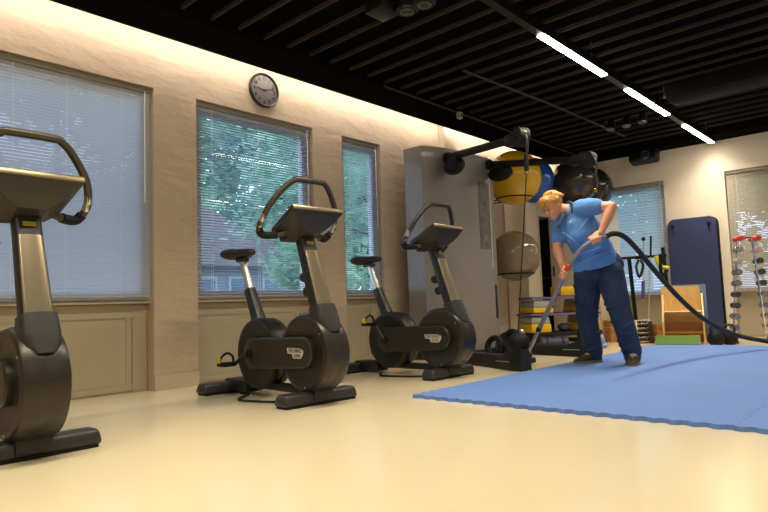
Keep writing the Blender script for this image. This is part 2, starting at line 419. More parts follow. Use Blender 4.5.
blind('bright bluish wide-slatted venetian blind on the far wall behind the woman', 'y', BOPEN[0][0] + .01, BOPEN[0][1] - .01, ZSB + .005, ZHB - .005, .034, .044, .05, 54, BLINDB, (-.35, .35))
blind('venetian blind with open slats on the far wall behind the dumbbell rack', 'y', BOPEN[1][0] + .01, BOPEN[1][1] - .01, ZSB + .005, ZHB - .005, .037, .0235, .025, 58, BLINDW, (-.4, 0, .4))

# ------------------------------------------------------------------ outdoors
struct(MB().bb(-60, 30, -30, 70, -.6, -.55).build('ground', M('grass_ground', (70, 92, 58), .9, noise=(2, .2)), smooth=0))
LEAF = [translucent(M('leaves_a', (176, 208, 176), .6, noise=(1.5, .25)), .5), translucent(M('leaves_b', (156, 196, 168), .6, noise=(1.5, .25)), .5), translucent(M('leaves_c', (186, 212, 172), .6, noise=(1.5, .25)), .5)]
BARK = M('bark', (84, 70, 58), .9, noise=(12, .2), bump=(25, .4))
def tree(x, y, h, cr, seed, label, leaf):
    rnd = random.Random(seed); t = thing('tree', label, 'tree', (x, y, -.55), 0, 'trees outside the windows')
    MB().tube(crs([(0, 0, 0), (.05, .03, h * .3), (-.04, .06, h * .55), (.03, 0, h * .8)], 4), [.16 - .0095 * i for i in range(13)], 8).build('trunk', BARK, t)
    br = MB()
    for k in range(7):
        a = rnd.random() * 6.28; z = h * (.35 + .07 * k)
        br.tube([(0, 0, z), (math.cos(a) * cr * .4, math.sin(a) * cr * .4, z + .4), (math.cos(a) * cr * .8, math.sin(a) * cr * .8, z + .6)], [.05, .03, .012], 5)
    br.build('branches', BARK, t)
    fo = MB(); cl = []
    for k in range(34):
        a = rnd.random() * 6.28; z = rnd.random(); rr = cr * math.sqrt(rnd.random()) * (1.0 - .45 * abs(z * 2 - 1))
        cl.append(Vector((math.cos(a) * rr, math.sin(a) * rr, h * (.28 + .72 * z))))
    for c in cl:
        for q in range(110):
            p = c + Vector((rnd.gauss(0, .36), rnd.gauss(0, .36), rnd.gauss(0, .32))) * cr * .55
            u = Vector((rnd.gauss(0, 1), rnd.gauss(0, 1), rnd.gauss(0, .6))).normalized(); v = u.orthogonal().normalized(); w = u.cross(v)
            v = (v * math.cos(q) + w * math.sin(q)); L = (.09 + rnd.random() * .09) * cr / 1.55
            fo.add([p - u * L, p + v * L * .5, p + u * L, p - v * L * .5], [(0, 1, 2, 3)])
    f = fo.build('foliage', leaf, t, smooth=0); f['kind'] = 'stuff'
tree(-9.6, 8.0, 6.0, 1.4, 1, 'bluish green leafy tree at the right of the clock window', LEAF[0])
tree(-20.5, 15.6, 10.5, 2.9, 2, 'tall dense tree behind the house in the middle of the clock window', LEAF[1])
tree(-10.2, 11.3, 6.2, 1.5, 3, 'leafy tree seen through the narrow window', LEAF[2])
tree(-12.5, 4.2, 6.5, 1.8, 4, 'pale tree behind the nearly closed blind', LEAF[0])
tree(-14.6, 14.8, 7.5, 1.9, 5, 'darker tree further off in the narrow window', LEAF[1])
tree(-2.3, 14.6, 6.0, 1.6, 6, 'tree seen through the blind behind the dumbbell rack', LEAF[1])
tree(-5.9, 17.0, 6.5, 1.8, 7, 'tree beyond the far wall left of the dumbbell window', LEAF[0])
tree(-23.5, 12.2, 11.0, 3.3, 8, 'large tree behind the house roof in the clock window', LEAF[0])
tree(-21.0, 20.6, 10.0, 2.6, 9, 'large tree far behind in the narrow window', LEAF[2])
hs = thing('house', 'grey house with a pitched roof outside the clock window', 'house', (-17, 9, -.55), world=True)
HW = M('house_render', (150, 150, 160), .85, noise=(2, .06)); HR = M('house_roof', (146, 130, 130), .8, noise=(6, .1))
MB().bb(-18.5, -15.5, 4.8, 12.6, -.55, 1.95).build('walls', HW, hs, smooth=0)
MB().prism([(4.2, 1.9), (13.2, 1.9), (13.2, 2.0), (8.0, 4.0), (7.6, 4.0), (4.2, 2.0)], (-15.2, 0, 0), (0, 1, 0), (0, 0, 1), (-3.6, 0, 0)).build('roof', HR, hs, smooth=0)
for yy in (9.2, 10.4, 11.6):
    f = MB().bb(-15.5, -15.46, yy - .4, yy + .4, .85, 1.6).build('house_window', FRAME, hs, smooth=0)
    MB().bb(-15.46, -15.45, yy - .33, yy + .33, .92, 1.53).build('pane', M('house_glass', (110, 128, 146), .08, noise=(3, .05)), f, smooth=0)

# ================================================================== BLUE PUZZLE MAT
MATBLUE = M('blue_foam', (98, 132, 198), .75, noise=(1.6, .03), bump=(160, .12))
matroot = thing('puzzle_mat', 'large blue foam mat with toothed edges on the cream floor', 'mat', (-2.55, 3.0, 0))
TH = .022; TS = .92
def edge(n=10, a=.011):
    out = []
    for k in range(n):
        for t, q in ((.12, -1), (.38, -1), (.62, 1), (.88, 1)): out.append(((k + t) / n, q * a))
    return out
def tile_mesh(g=.0012):
    e = edge(); P = []
    P += [(0, 0)] + [(t, o) for t, o in e]
    P += [(1, 0)] + [(1 + o, t) for t, o in e]
    P += [(1, 1)] + [(t, 1 + o) for t, o in reversed(e)]
    P += [(0, 1)] + [(o, t) for t, o in reversed(e)]
    Q = [((x - .5) * (1 - 2 * g) + .5, (y - .5) * (1 - 2 * g) + .5) for x, y in P]
    return MB().prism(Q, (0, 0, 0), (1, 0, 0), (0, 1, 0), (0, 0, TH)).mesh('mat_tile', MATBLUE, 0)
tme = tile_mesh()
for i in range(5):
    for j in range(5):
        o = bpy.data.objects.new('mat_tile', tme); o.location = (i * TS, j * TS, 0); o.scale = (TS, TS, 1); o.parent = matroot; COL.objects.link(o)

# ================================================================== EXERCISE BIKES
def ringxz(c, hw, hd, nrm, n=16, p=4):
    """superellipse ring: lateral half-width hw (y), half-depth hd along nrm"""
    c = Vector(c); nrm = Vector(nrm).normalized(); out = []
    for k in range(n):
        a = 2 * PI * k / n; ca, sa = math.cos(a), math.sin(a)
        out.append(c + nrm * hd * math.copysign(abs(ca) ** (2 / p), ca) + Vector((0, 1, 0)) * hw * math.copysign(abs(sa) ** (2 / p), sa))
    return out
RY = rotm('X', 90)          # local z -> -y
def stadium(x0, z0, r0, x1, z1, r1, n=12):
    out = []
    for k in range(n + 1):
        a = PI / 2 + PI * k / n; out.append((x0 + r0 * math.cos(a), z0 + r0 * math.sin(a)))
    for k in range(n + 1):
        a = -PI / 2 + PI * k / n; out.append((x1 + r1 * math.cos(a), z1 + r1 * math.sin(a)))
    return out
def make_bike(loc, rz, crank, label, cable=False):
    t = thing('exercise_bike', label, 'exercise bike', loc, rz, 'upright exercise bikes by the windows')
    # feet
    for u, nm in ((.525, 'front_foot'), (-.47, 'rear_foot')):
        f = MB().rbox((u, 0, .048), (.135, .58, .07), .02, taper=(.8, .95), seg=3).build(nm, DARKG, t)
        MB().rbox((u, 0, .008), (.12, .54, .016), .004).build('rubber_pad', RUBBER, f)
        MB().rbox((u + (.0 if u > 0 else .12), 0, .06), (.15 if u > 0 else .30, .15, .085), .015).build('foot_bracket', DARKPL, t)
    MB().rbox((.03, 0, .075), (.85, .07, .05), .012).build('base_beam', DARKPL, t)
    # housings
    def drum(u, z, r, hw, mat, name):
        prof = [(.001, hw - .006), (r * .80, hw - .006), (r * .84, hw), (r * .90, hw), (r * .965, hw - .008), (r, hw - .03),
                (r, .012), (r * .994, .008), (r * .994, -.008), (r, -.012), (r, -hw + .03), (r * .965, -hw + .008), (r * .90, -hw), (r * .84, -hw), (r * .80, -hw + .006), (.001, -hw + .006)]
        return MB().lathe(prof, (u, 0, z), RY, 56).build(name, mat, t)
    fd = drum(.51, .318, .245, .098, BRONZE, 'front_housing')
    rd = drum(-.06, .295, .245, .085, DARKPL, 'rear_housing')
    MB().lathe([(.001, .107), (.095, .107), (.11, .1), (.11, -.1), (.095, -.107), (.001, -.107)], (-.06, 0, .30), RY, 32).build('hub_cover', DARKG, rd)
    for a in (35, 155, 275):
        for s in (-1, 1):
            MB().cyl((.51 + .212 * math.cos(math.radians(a)), s * .094, .318 + .212 * math.sin(math.radians(a))), (.51 + .212 * math.cos(math.radians(a)), s * .1, .318 + .212 * math.sin(math.radians(a))), .006, n=10).build('screw', STEEL, fd)
    # long side covers joining the two housings
    for s in (-1, 1):
        poly = stadium(.02, .305, .105, .54, .325, .098)
        ins = stadium(.02, .305, .094, .54, .325, .087)
        mb = MB(); y0, y1, y2 = s * .075, s * .118, s * .126
        mb.loft([[Vector((x, y0, z)) for x, z in poly], [Vector((x, y1, z)) for x, z in poly], [Vector((x, y2, z)) for x, z in ins]])
        ac = mb.build('side_cover', BRONZE, t)
        # badge with wordmark, reading left to right from outside
        bx = (1, 0, 0) if s < 0 else (-1, 0, 0)
        c = Vector((.475, s * .1272, .318))
        B = MB(); X = Vector(bx)
        outl = [(-.085, .034), (.05, .034), (.085, .022), (.085, .0), (.075, -.012), (.06, -.03), (-.02, -.03), (-.03, -.004), (-.078, .0)]
        B.prism(outl, c, X, (0, 0, 1), (0, s * .003, 0)).build('badge', SILVER, ac, smooth=0)
        mw = frame4(c + Vector((0, s * .0035, .017)), X, (0, 0, 1)); put_text('TECHNO', .034, DARKPL, ac, mw, 'badge_lettering')
        mw = frame4(c + X * .022 + Vector((0, s * .0035, -.014)), X, (0, 0, 1)); put_text('GYM', .03, DARKPL, ac, mw, 'badge_lettering')
    # seat
    MB().loft([ringxz((-.115, 0, .47), .055, .06, (1, 0, .4)), ringxz((-.15, 0, .56), .04, .045, (1, 0, .4)), ringxz((-.245, 0, .75), .034, .038, (1, 0, .4))]).build('seat_sleeve', DARKPL, t)
    MB().loft([ringxz((-.24, 0, .74), .022, .028, (1, 0, .35)), ringxz((-.335, 0, .975), .02, .026, (1, 0, .35))]).build('seat_post', STEEL, t)
    sd = MB(); rings = []
    for u, hw, zt, zb in ((-.50, .06, 1.035, 1.01), (-.485, .105, 1.058, .985), (-.44, .128, 1.064, .978), (-.38, .118, 1.058, .985), (-.32, .08, 1.054, .992), (-.26, .048, 1.052, .996), (-.21, .036, 1.046, .998), (-.195, .02, 1.036, 1.008)):
        q = []
        for k in range(14):
            a = 2 * PI * k / 14; zz = (zt + zb) / 2 + (zt - zb) / 2 * math.sin(a); q.append(Vector((u, hw * math.copysign(abs(math.cos(a)) ** .7, math.cos(a)), zz)))
        rings.append(q)
    sd.loft(rings); so = sd.build('saddle', DARKPL, t, smooth=60)
    MB().rbox((-.34, 0, .972), (.12, .05, .03), .008).build('saddle_clamp', DARKG, so)
    # front collar, column and metal facing
    nrm = Vector((.51, 0, .17)).normalized()
    def colp(z): return .605 - (z - .55) * .345
    MB().loft([ringxz((.655, 0, .43), .045, .075, nrm, 20), ringxz((.64, 0, .465), .075, .075, nrm, 20), ringxz((.62, 0, .52), .082, .072, nrm, 20), ringxz((.594, 0, .605), .076, .062, nrm, 20)]).build('collar', DARKG, t)
    MB().loft([ringxz((colp(z), 0, z), wd, dp, nrm, 20) for z, wd, dp in ((.55, .066, .05), (.8, .062, .046), (.98, .058, .044), (1.08, .058, .046))]).build('column', DARKPL, t)
    mt = MB(); rings = []
    for z, wd, dp in ((.602, .060, .05), (.8, .056, .047), (.955, .052, .045)):
        q = []
        for k in range(11):
            a = -PI / 2 + PI * k / 10; q.append(Vector((colp(z), 0, z)) + nrm * (dp * (.55 + .55 * math.cos(a) ** .5 if math.cos(a) > 0 else .55)) + Vector((0, wd * math.sin(a), 0)))
        rings.append(q)
    mt.loft(rings).build('column_facing', CHAMP, t, smooth=60)
    MB().box(Vector((colp(1.005), 0, 1.005)) + nrm * .043, (.006, .055, .022), rotm('Y', -18)).build('column_label', LIMEL, t, smooth=0)
    for z in (.83, .735):
        p = Vector((colp(z), 0, z)) - nrm * .05
        MB().lathe([(.001, .065), (.026, .065), (.034, .052), (.03, .01), (.014, -.01)], p, axis_to(-nrm), 16).build('resistance_knob', DARKPL, t)
    # console
    ang = 24.; Rc = rotm('Y', -ang); cc = Vector((.455, 0, 1.165))
    cs = MB(); X = Rc @ Vector((1, 0, 0)); N = Rc @ Vector((0, 0, 1))
    def rect(h, x0, x1, w0, w1): return [cc + X * x0 + N * h + Vector((0, -w0, 0)), cc + X * x1 + N * h + Vector((0, -w1, 0)), cc + X * x1 + N * h + Vector((0, w1, 0)), cc + X * x0 + N * h + Vector((0, w0, 0))]
    cs.loft([rect(-.105, -.085, .035, .06, .06), rect(-.07, -.125, .085, .10, .13), rect(-.012, -.15, .142, .175, .198), rect(.018, -.15, .145, .175, .2)])
    co = cs.build('console', M('console_brown', (48, 44, 37), .42, .2, noise=(30, .05)), t, smooth=0)
    MB().rbox(cc + N * .019, (.25, .32, .006), .002, Rc).build('screen', SCREENM, co)
    MB().rbox(cc + X * .146 + N * .004, (.012, .40, .03), .005, Rc).build('edge_trim', M('edge_bronze', (128, 114, 90), .36, .7, noise=(30, .04)), co)
    MB().rbox(cc - X * .135 - N * .05 + Vector((0, -.07, 0)), (.05, .12, .05), .01, Rc).build('tray', DARKPL, co)
    # handlebar loop
    half = [(.40, .13, 1.085), (.355, .20, 1.068), (.325, .262, 1.08), (.345, .29, 1.12), (.385, .292, 1.165), (.435, .262, 1.26), (.478, .185, 1.365), (.505, .125, 1.412), (.512, .09, 1.42)]
    path = [(u, -s, z) for u, s, z in half] + [(u, s, z) for u, s, z in reversed(half)]
    hb = MB().tube(crs(path, 5), .019, 12).build('handlebar', TUBEM, t, smooth=60)
    for s in (-1, 1):
        MB().tube([(.352, s * .2915, 1.127), (.385, s * .293, 1.165), (.402, s * .285, 1.198)], .020, 12).build('pulse_sensor', STEEL, hb)
        MB().tube(crs([(.372, s * .172, 1.075), (.342, s * .228, 1.071), (.325, s * .262, 1.08), (.336, s * .282, 1.104)], 4), .0245, 12).build('grip', RUBBER, hb)
        MB().cyl((.40, s * .14, 1.085), (.43, s * .10, 1.10), .02).build('bar_mount', DARKPL, hb)
    # cranks and pedals
    for s, a in ((-1, crank), (1, crank + 180)):
        ca, sa = math.cos(math.radians(a)), math.sin(math.radians(a)); L = .17
        e = Vector((-.06 + L * ca, s * .145, .30 + L * sa))
        cr_ = MB().tube([(-.06, s * .10, .30), (-.06, s * .14, .30)], .028, 14).tube([(-.06, s * .14, .30), e], [.02, .015], 8).build('crank', DARKPL, t)
        c = e + Vector((0, s * .07, 0))
        MB().rbox(c, (.10, .10, .028), .008).build('pedal', RUBBER, cr_)
        st = crs([c + Vector((.0, -s * .052, .0)), c + Vector((.01, -s * .045, .05)), c + Vector((.015, 0, .078)), c + Vector((.01, s * .045, .05)), c + Vector((0, s * .054, 0))], 4)
        MB().tube(st, .009, 6).build('pedal_strap', RUBBER, cr_)
        MB().rbox(c + Vector((.0, s * .058, .03)), (.035, .012, .04), .004).build('strap_buckle', YELLOWL, cr_)
    if cable:
        MB().tube(crs([(-.15, -.08, .012), (.0, -.25, .012), (.2, -.22, .012), (.38, -.12, .012), (.46, -.09, .03)], 6), .008, 6).build('power_cable', RUBBER, t)
    return t
make_bike((-3.465, .895, 0), 0, 200, 'nearest exercise bike, cut by the left edge of the picture')
make_bike((-3.46, 2.555, 0), math.radians(-3), 205, 'middle exercise bike standing below the clock window', True)
make_bike((-3.52, 3.99, 0), 0, 125, 'farthest exercise bike standing in front of the grey tower', True)

# ================================================================== WALL CLOCK
ck = thing('wall_clock', 'round dark-rimmed wall clock above the second window', 'clock', (XW, 3.30, 2.635), world=True)
RX = rotm('Y', 90); cc = Vector((XW, 3.30, 2.635)); CF = M('clock_face', (86, 79, 75), .5, noise=(6, .03)); CK = M('clock_black', (30, 27, 24), .4, noise=(9, .05))
MB().lathe([(.001, .0), (.158, .0), (.162, .01), (.162, .034), (.154, .044), (.142, .036), (.142, .02), (.001, .02)], cc, RX, 56).build('rim', CK, ck)
MB().lathe([(.001, .02), (.1425, .02), (.1425, .025), (.001, .025)], cc, RX, 48).build('face', CF, ck)
for h in range(1, 13):
    a = math.radians(90 - h * 30); p = cc + Vector((.0275, .112 * math.cos(a) , .112 * math.sin(a)))
    put_text(str(h), .042, CK, ck, frame4(p, (0, 1, 0), (0, 0, 1)), 'numeral', .001)
def hand(deg, L, wd, nm):
    a = math.radians(90 - deg); d = Vector((0, math.cos(a), math.sin(a))); n = Vector((0, -math.sin(a), math.cos(a)))
    MB().prism([(-.02, -wd), (L, -wd * .6), (L, wd * .6), (-.02, wd)], cc + Vector((.031, 0, 0)), d, n, (.002, 0, 0)).build(nm, CK, ck, smooth=0)
hand(278, .088, .006, 'hour_hand'); hand(71, .122, .0045, 'minute_hand')
MB().lathe([(.001, 0), (.011, 0), (.009, .006), (.001, .007)], cc + Vector((.031, 0, 0)), RX, 16).build('hand_cap', CK, ck)

# ================================================================== GREY CABLE TOWER
TW = thing('cable_training_machine', 'tall grey cable training tower with black overhead arms and floor feet', 'gym machine', (-4.1, 5.55, 0), world=True)
plan = []
yl, yr = 5.07, 6.40
front = [(-4.06, yl), (-4.0, yl + .12), (-3.945, yl + .32), (-3.91, yl + .62), (-3.90, yl + .9), (-3.905, yr - .2), (-3.93, yr - .1), (-3.98, yr - .03), (-4.05, yr)]
poly = [(-4.31, yl)] + [tuple(p[:2]) for p in crs([(x, y, 0) for x, y in front], 4)] + [(-4.31, yr)]
ZT = 2.335
MB().prism(poly, (0, 0, .06), (1, 0, 0), (0, 1, 0), (0, 0, ZT - .06)).build('tower_body', GREYT, TW, smooth=25)
MB().prism([(x * .995 - .01, 5.76 + (yy - 5.76) * 1.02) for x, yy in poly], (.02, 0, 0), (1, 0, 0), (0, 1, 0), (0, 0, .06)).build('plinth', DARKPL, TW)
# vertical dark seam slot, placard, grip slot
def fx(yy):      # front surface x at y
    P = [Vector((x, y_, 0)) for x, y_ in poly[1:-1]]
    for a, b in zip(P, P[1:]):
        if a.y <= yy <= b.y + 1e-6: return a.x + (b.x - a.x) * (yy - a.y) / max(b.y - a.y, 1e-6)
    return -3.95
def onfront(y0, y1, z0, z1, th, name, mat, parent):
    mb = MB(); k = 5; rings = []
    for i in range(k + 1):
        yy = y0 + (y1 - y0) * i / k; x = fx(yy); rings.append([Vector((x - .01, yy, z0)), Vector((x + th, yy, z0)), Vector((x + th, yy, z1)), Vector((x - .01, yy, z1))])
    return mb.loft(rings).build(name, mat, parent, smooth=30)
pl = onfront(5.92, 6.14, 1.22, 2.02, .004, 'exercise_placard', M('placard', (98, 90, 84), .45, noise=(11, .3)), TW)
WHT = M('placard_white', (150, 145, 138), .5, noise=(12, .05))
for k in range(5):
    z = (1.3, 1.47, 1.6, 1.74, 1.86)[k]; yy = (6.03, 6.05, 6.01, 6.06, 6.02)[k]; x = fx(yy) + .0042
    g = MB()
    g.tube([(x, yy - .045, z), (x, yy - .01, z + .05), (x, yy + .035, z + .085)], .006, 6)
    g.tube([(x, yy - .01, z + .05), (x, yy + .03, z + .02)], .005, 6)
    g.ell((x, yy + .05, z + .10), .013, nu=10, nv=6)
    g.build('exercise_figure', WHT, pl)
onfront(6.155, 6.17, 1.0, 2.15, .004, 'seam', M('seam_light', (205, 200, 190), .35, .3, noise=(9, .03)), TW)
onfront(6.19, 6.235, .4, .80, .006, 'weight_slot', DARKPL, TW)
# feet
def foot(p0, p1, nm):
    p0 = Vector(p0); p1 = Vector(p1); d = (p1 - p0).normalized(); n = Vector((-d.y, d.x, 0)); L = (p1 - p0).length
    secs = []
    for q, hw, h in ((0, .09, .1), (.3, .085, .11), (L - .32, .08, .12), (L - .22, .08, .15), (L - .16, .08, .19), (L - .04, .075, .20), (L, .05, .18)):
        c = p0 + d * q; secs.append([c - n * hw, c + n * hw, c + n * hw * .95 + Vector((0, 0, h * .7)), c + n * hw * .6 + Vector((0, 0, h)), c - n * hw * .6 + Vector((0, 0, h)), c - n * hw * .95 + Vector((0, 0, h * .7))])
    f = MB().loft(secs).build(nm, DARKPL, TW, smooth=40)
    e = p0 + d * (L - .1)
    MB().ell(e + Vector((0, 0, .235)), (.10, .10, .095)).build('pulley_dome', RUBBER, f)
    MB().tube([e + n * .05 + Vector((0, 0, .24)), e - n * .05 + Vector((0, 0, .24))], .05, 18).build('pulley_wheel', DARKG, f)
    MB().cyl(e - d * .04 - n * .079 + Vector((0, 0, .075)), e - d * .24 - n * .079 + Vector((0, 0, .07)), .004, n=8).build('edge_highlight', STEEL, f)  # thin steel rod stands in for the pale highlight along the foot
    return e
e1 = foot((-3.95, 5.2, 0), (-2.63, 4.60, 0), 'foot')
e2 = foot((-3.9, 6.2, 0), (-2.62, 5.98, 0), 'foot')
# overhead arms with pads, pulley heads, hanging grips and cables
BRASS = M('brass', (190, 150, 60), .25, .9, noise=(8, .03))
def arm(p0, p1, pad, e):
    p0 = Vector(p0); p1 = Vector(p1); d = (p1 - p0).normalized()
    a = MB().tube([p0, p1], [.042, .036], 14).build('overhead_arm', RUBBER, TW)
    MB().lathe([(.001, .05), (.05, .05), (.06, .03), (.06, -.05), (.04, -.07), (.001, -.07)], p0 + d * .0 + Vector((0, 0, 0)), axis_to(d), 20).build('arm_hinge', DARKPL, TW)
    MB().ell(p0 + d * pad + Vector((0, 0, -.11)), (.17, .10, .095), rotm('Z', math.degrees(math.atan2(d.y, d.x))), 24, 14).build('counterweight_pad', RUBBER, a)
    MB().cyl(p0 + d * pad, p0 + d * pad + Vector((0, 0, -.08)), .03).build('pad_neck', DARKPL, a)
    n = Vector((-d.y, d.x, 0)).normalized()
    MB().tube([p1 + n * .045 - d * .06, p1 - n * .045 - d * .06], .085, 22).build('pulley_head', RUBBER, a)
    MB().rbox(p1 - d * .16, (.22, .12, .11), .03, rotm('Z', math.degrees(math.atan2(d.y, d.x)))).build('pulley_block', RUBBER, a)
    MB().ell(p1 + Vector((0, 0, .03)), .022).build('glint_ball', BRASS, a)  # brass colour stands in for a gold lamp glint on the pulley
    q = Vector((p1.x, p1.y, 0))
    g = crs([p1 + Vector((0, 0, .03)), p1 + d * .03 + Vector((0, 0, -.03)), p1 + d * .025 + Vector((0, 0, -.12)), q + Vector((0, 0, p1.z - .2))], 4)
    MB().tube(g, .012, 8).build('grip_strap', DARKG, a)
    MB().tube([q + Vector((0, 0, p1.z - .16)), q + Vector((0, 0, p1.z - .31))], .02, 12).build('grip_handle', RUBBER, a)
    MB().ell(q + Vector((0, 0, p1.z - .325)), .022, nu=12, nv=8).build('cable_stop', BRASS, a)
    MB().cyl(q + Vector((0, 0, p1.z - .31)), e + Vector((0, 0, .3)), .005, n=6).build('cable', RUBBER, TW)
arm((-3.93, 5.38, 2.22), (-2.54, 4.62, 2.02), .17, e1)
arm((-3.89, 6.16, 2.25), (-2.52, 5.98, 2.03), .17, e2)
# coiled accessories at the machine's foot
MB().ell((-3.22, 5.35, .15), (.17, .13, .15), None, 20, 12).build('pulley_cover', RUBBER, TW)
MB().ell((-3.05, 5.2, .13), (.13, .11, .13), None, 20, 12).build('pulley_cover', RUBBER, TW)
MB().rbox((-3.15, 5.28, .1), (.34, .2, .2), .05, rotm('Z', 40)).build('cable_box', DARKPL, TW)
for k, (x, yy, z, r) in enumerate(((-3.02, 5.1, .16, .09), (-3.12, 5.2, .22, .08), (-3.27, 5.12, .16, .08))):
    MB().tube([(x + r * math.cos(a / 16 * 2 * PI), yy + .3 * r * math.sin(a / 16 * 2 * PI), z + r * math.sin(a / 16 * 2 * PI)) for a in range(16)], .03, 8, True).build('coiled_strap', RUBBER, TW)
MB().ell((-2.95, 5.1, .3), .03).build('strap_knob', STEEL, TW)

# ================================================================== LOCKERS AND BALLS
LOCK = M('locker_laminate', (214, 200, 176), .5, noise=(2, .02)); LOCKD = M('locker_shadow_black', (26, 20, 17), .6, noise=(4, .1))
def locker(name, label, x0, x1, y0, y1, zt, face, doors):
    t = thing(name, label, 'cabinet', ((x0 + x1) / 2, (y0 + y1) / 2, 0), world=True)
    MB().bb(x0, x1, y0, y1, .06, zt).build('body', LOCK, t, smooth=0)
    MB().bb(x0 + .02, x1 - .03, y0 + .02, y1 - .02, 0, .06).build('plinth', LOCKD, t, smooth=0)
    for k in range(doors):
        if face == 'x':
            a = y0 + (y1 - y0) * k / doors; b = y0 + (y1 - y0) * (k + 1) / doors
            dr = MB().rbox((x1 + .009, (a + b) / 2, (zt + .07) / 2), (.018, b - a - .006, zt - .09), .003).build('door', LOCK, t)
            MB().rbox((x1 + .025, a + .05, 1.0), (.014, .02, .14), .004).build('handle', DARKPL, dr)
        else:
            a = x0 + (x1 - x0) * k / doors; b = x0 + (x1 - x0) * (k + 1) / doors
            dr = MB().rbox(((a + b) / 2, y0 - .009, (zt + .07) / 2), (b - a - .006, .018, zt - .09), .003).build('door', LOCK, t)
            MB().rbox((a + .05, y0 - .025, 1.0), (.02, .014, .14), .004).build('handle', DARKPL, dr)
    return t
locker('tall_cabinet', 'narrow tall beige cabinet right of the grey exercise ball', -4.48, -4.17, 7.44, 7.79, 1.98, 'x', 1)
t = thing('open_cabinet', 'narrow open cabinet with a dark inside beside the woman\'s head', 'cabinet', (-4.3, 8.05, 0), world=True)
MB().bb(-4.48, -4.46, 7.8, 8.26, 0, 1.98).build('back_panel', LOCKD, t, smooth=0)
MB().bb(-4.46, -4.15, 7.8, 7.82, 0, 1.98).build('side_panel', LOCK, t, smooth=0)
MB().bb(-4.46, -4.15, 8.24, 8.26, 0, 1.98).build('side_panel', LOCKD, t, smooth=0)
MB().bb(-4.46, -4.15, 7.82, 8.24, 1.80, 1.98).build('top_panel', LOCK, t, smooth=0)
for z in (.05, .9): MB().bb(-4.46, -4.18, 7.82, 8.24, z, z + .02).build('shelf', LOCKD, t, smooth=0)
locker('corner_cabinet', 'tall beige cabinet in the far corner carrying the dark exercise balls', -4.12, -3.56, 8.06, 9.24, 1.95, 'y', 1)
def ballmat(name, rgb, rough=.22, trans=0.):
    m = M(name, rgb, rough, noise=(2, .03), coat=.3)
    if trans: m.node_tree.nodes['Principled BSDF'].inputs['Transmission Weight'].default_value = trans
    return m
def ball(c, r, mat, label):
    t = thing('exercise_ball', label, 'exercise ball', (c[0], c[1], c[2] - r), 0, 'inflated exercise balls')
    mb = MB(); rings = []; n = 40
    for i in range(41):
        th = min(max(PI * i / 40, .015), PI - .015); rr = r * (1 + (.0035 if (i % 4 == 0 and 6 < i < 34) else 0))
        rings.append([Vector((rr * math.sin(th) * math.cos(2 * PI * k / n), rr * math.sin(th) * math.sin(2 * PI * k / n), r - rr * math.cos(th))) for k in range(n)])
    b = mb.loft(rings).build('shell', mat, t, smooth=60)
    return t, b
def valve(t, c, r, d):
    d = Vector(d).normalized()
    MB().lathe([(.001, .006), (.012, .006), (.016, -.004)], Vector((0, 0, r)) + d * r, axis_to(d), 14).build('valve', CORD, t)
yb = D(514, 178, 7.9); gb = D(515, 256, 7.85)
for c, r, m, lb, vd in ((yb, .355, ballmat('yellow_vinyl', (214, 168, 22)), 'large yellow exercise ball held in a wire ring beside the grey tower', (.3, .9, .2)),
                        (gb, .328, ballmat('clear_grey_vinyl', (150, 132, 104), .12, .35), 'translucent grey exercise ball below the yellow one', (.62, .78, -.05)),
                        (Vector((-4.17, 7.69, 2.305)), .325, ballmat('blue_vinyl', (22, 84, 176)), 'blue exercise ball on top of the cabinets', (.6, -.6, .2)),
                        (Vector((-3.78, 8.25, 2.285)), .335, ballmat('charcoal_vinyl', (60, 52, 46)), 'dark grey exercise ball on the corner cabinet above the woman\'s head', (.6, -.7, .1)),
                        (Vector((-3.98, 9.02, 2.29)), .0, None, '', None)):
    if r:
        t, b = ball(c, r, m, lb); valve(t, c, r, vd)
t, b = ball(Vector((-3.83, 8.93, 2.275)), .325, ballmat('black_vinyl', (42, 38, 35)), 'rear black exercise ball on the corner cabinet, half hidden by the other')
# wall brackets with wire rings for the two balls
for c, r, lb in ((yb, .355, 'yellow'), (gb, .328, 'translucent grey')):
    rr = .235; z = c.z - math.sqrt(r * r - rr * rr) - .007
    bs = thing('ball_bracket', 'thin black wire ring bracket on the wall carrying the %s ball' % lb, 'bracket', (XW, c.y, z), world=True, group='wire ball brackets')
    MB().tube([(c.x + rr * math.cos(a / 36 * 2 * PI), c.y + rr * math.sin(a / 36 * 2 * PI), z) for a in range(36)], .0085, 8, True).build('support_ring', RUBBER, bs)
    for dy in (-.1, .1): MB().cyl((XW + .01, c.y + dy, z), (c.x - math.sqrt(rr * rr - .01), c.y + dy, z), .008, n=8).build('ring_arm', RUBBER, bs)
    MB().rbox((XW + .008, c.y, z), (.014, .3, .06), .004).build('wall_plate', RUBBER, bs)

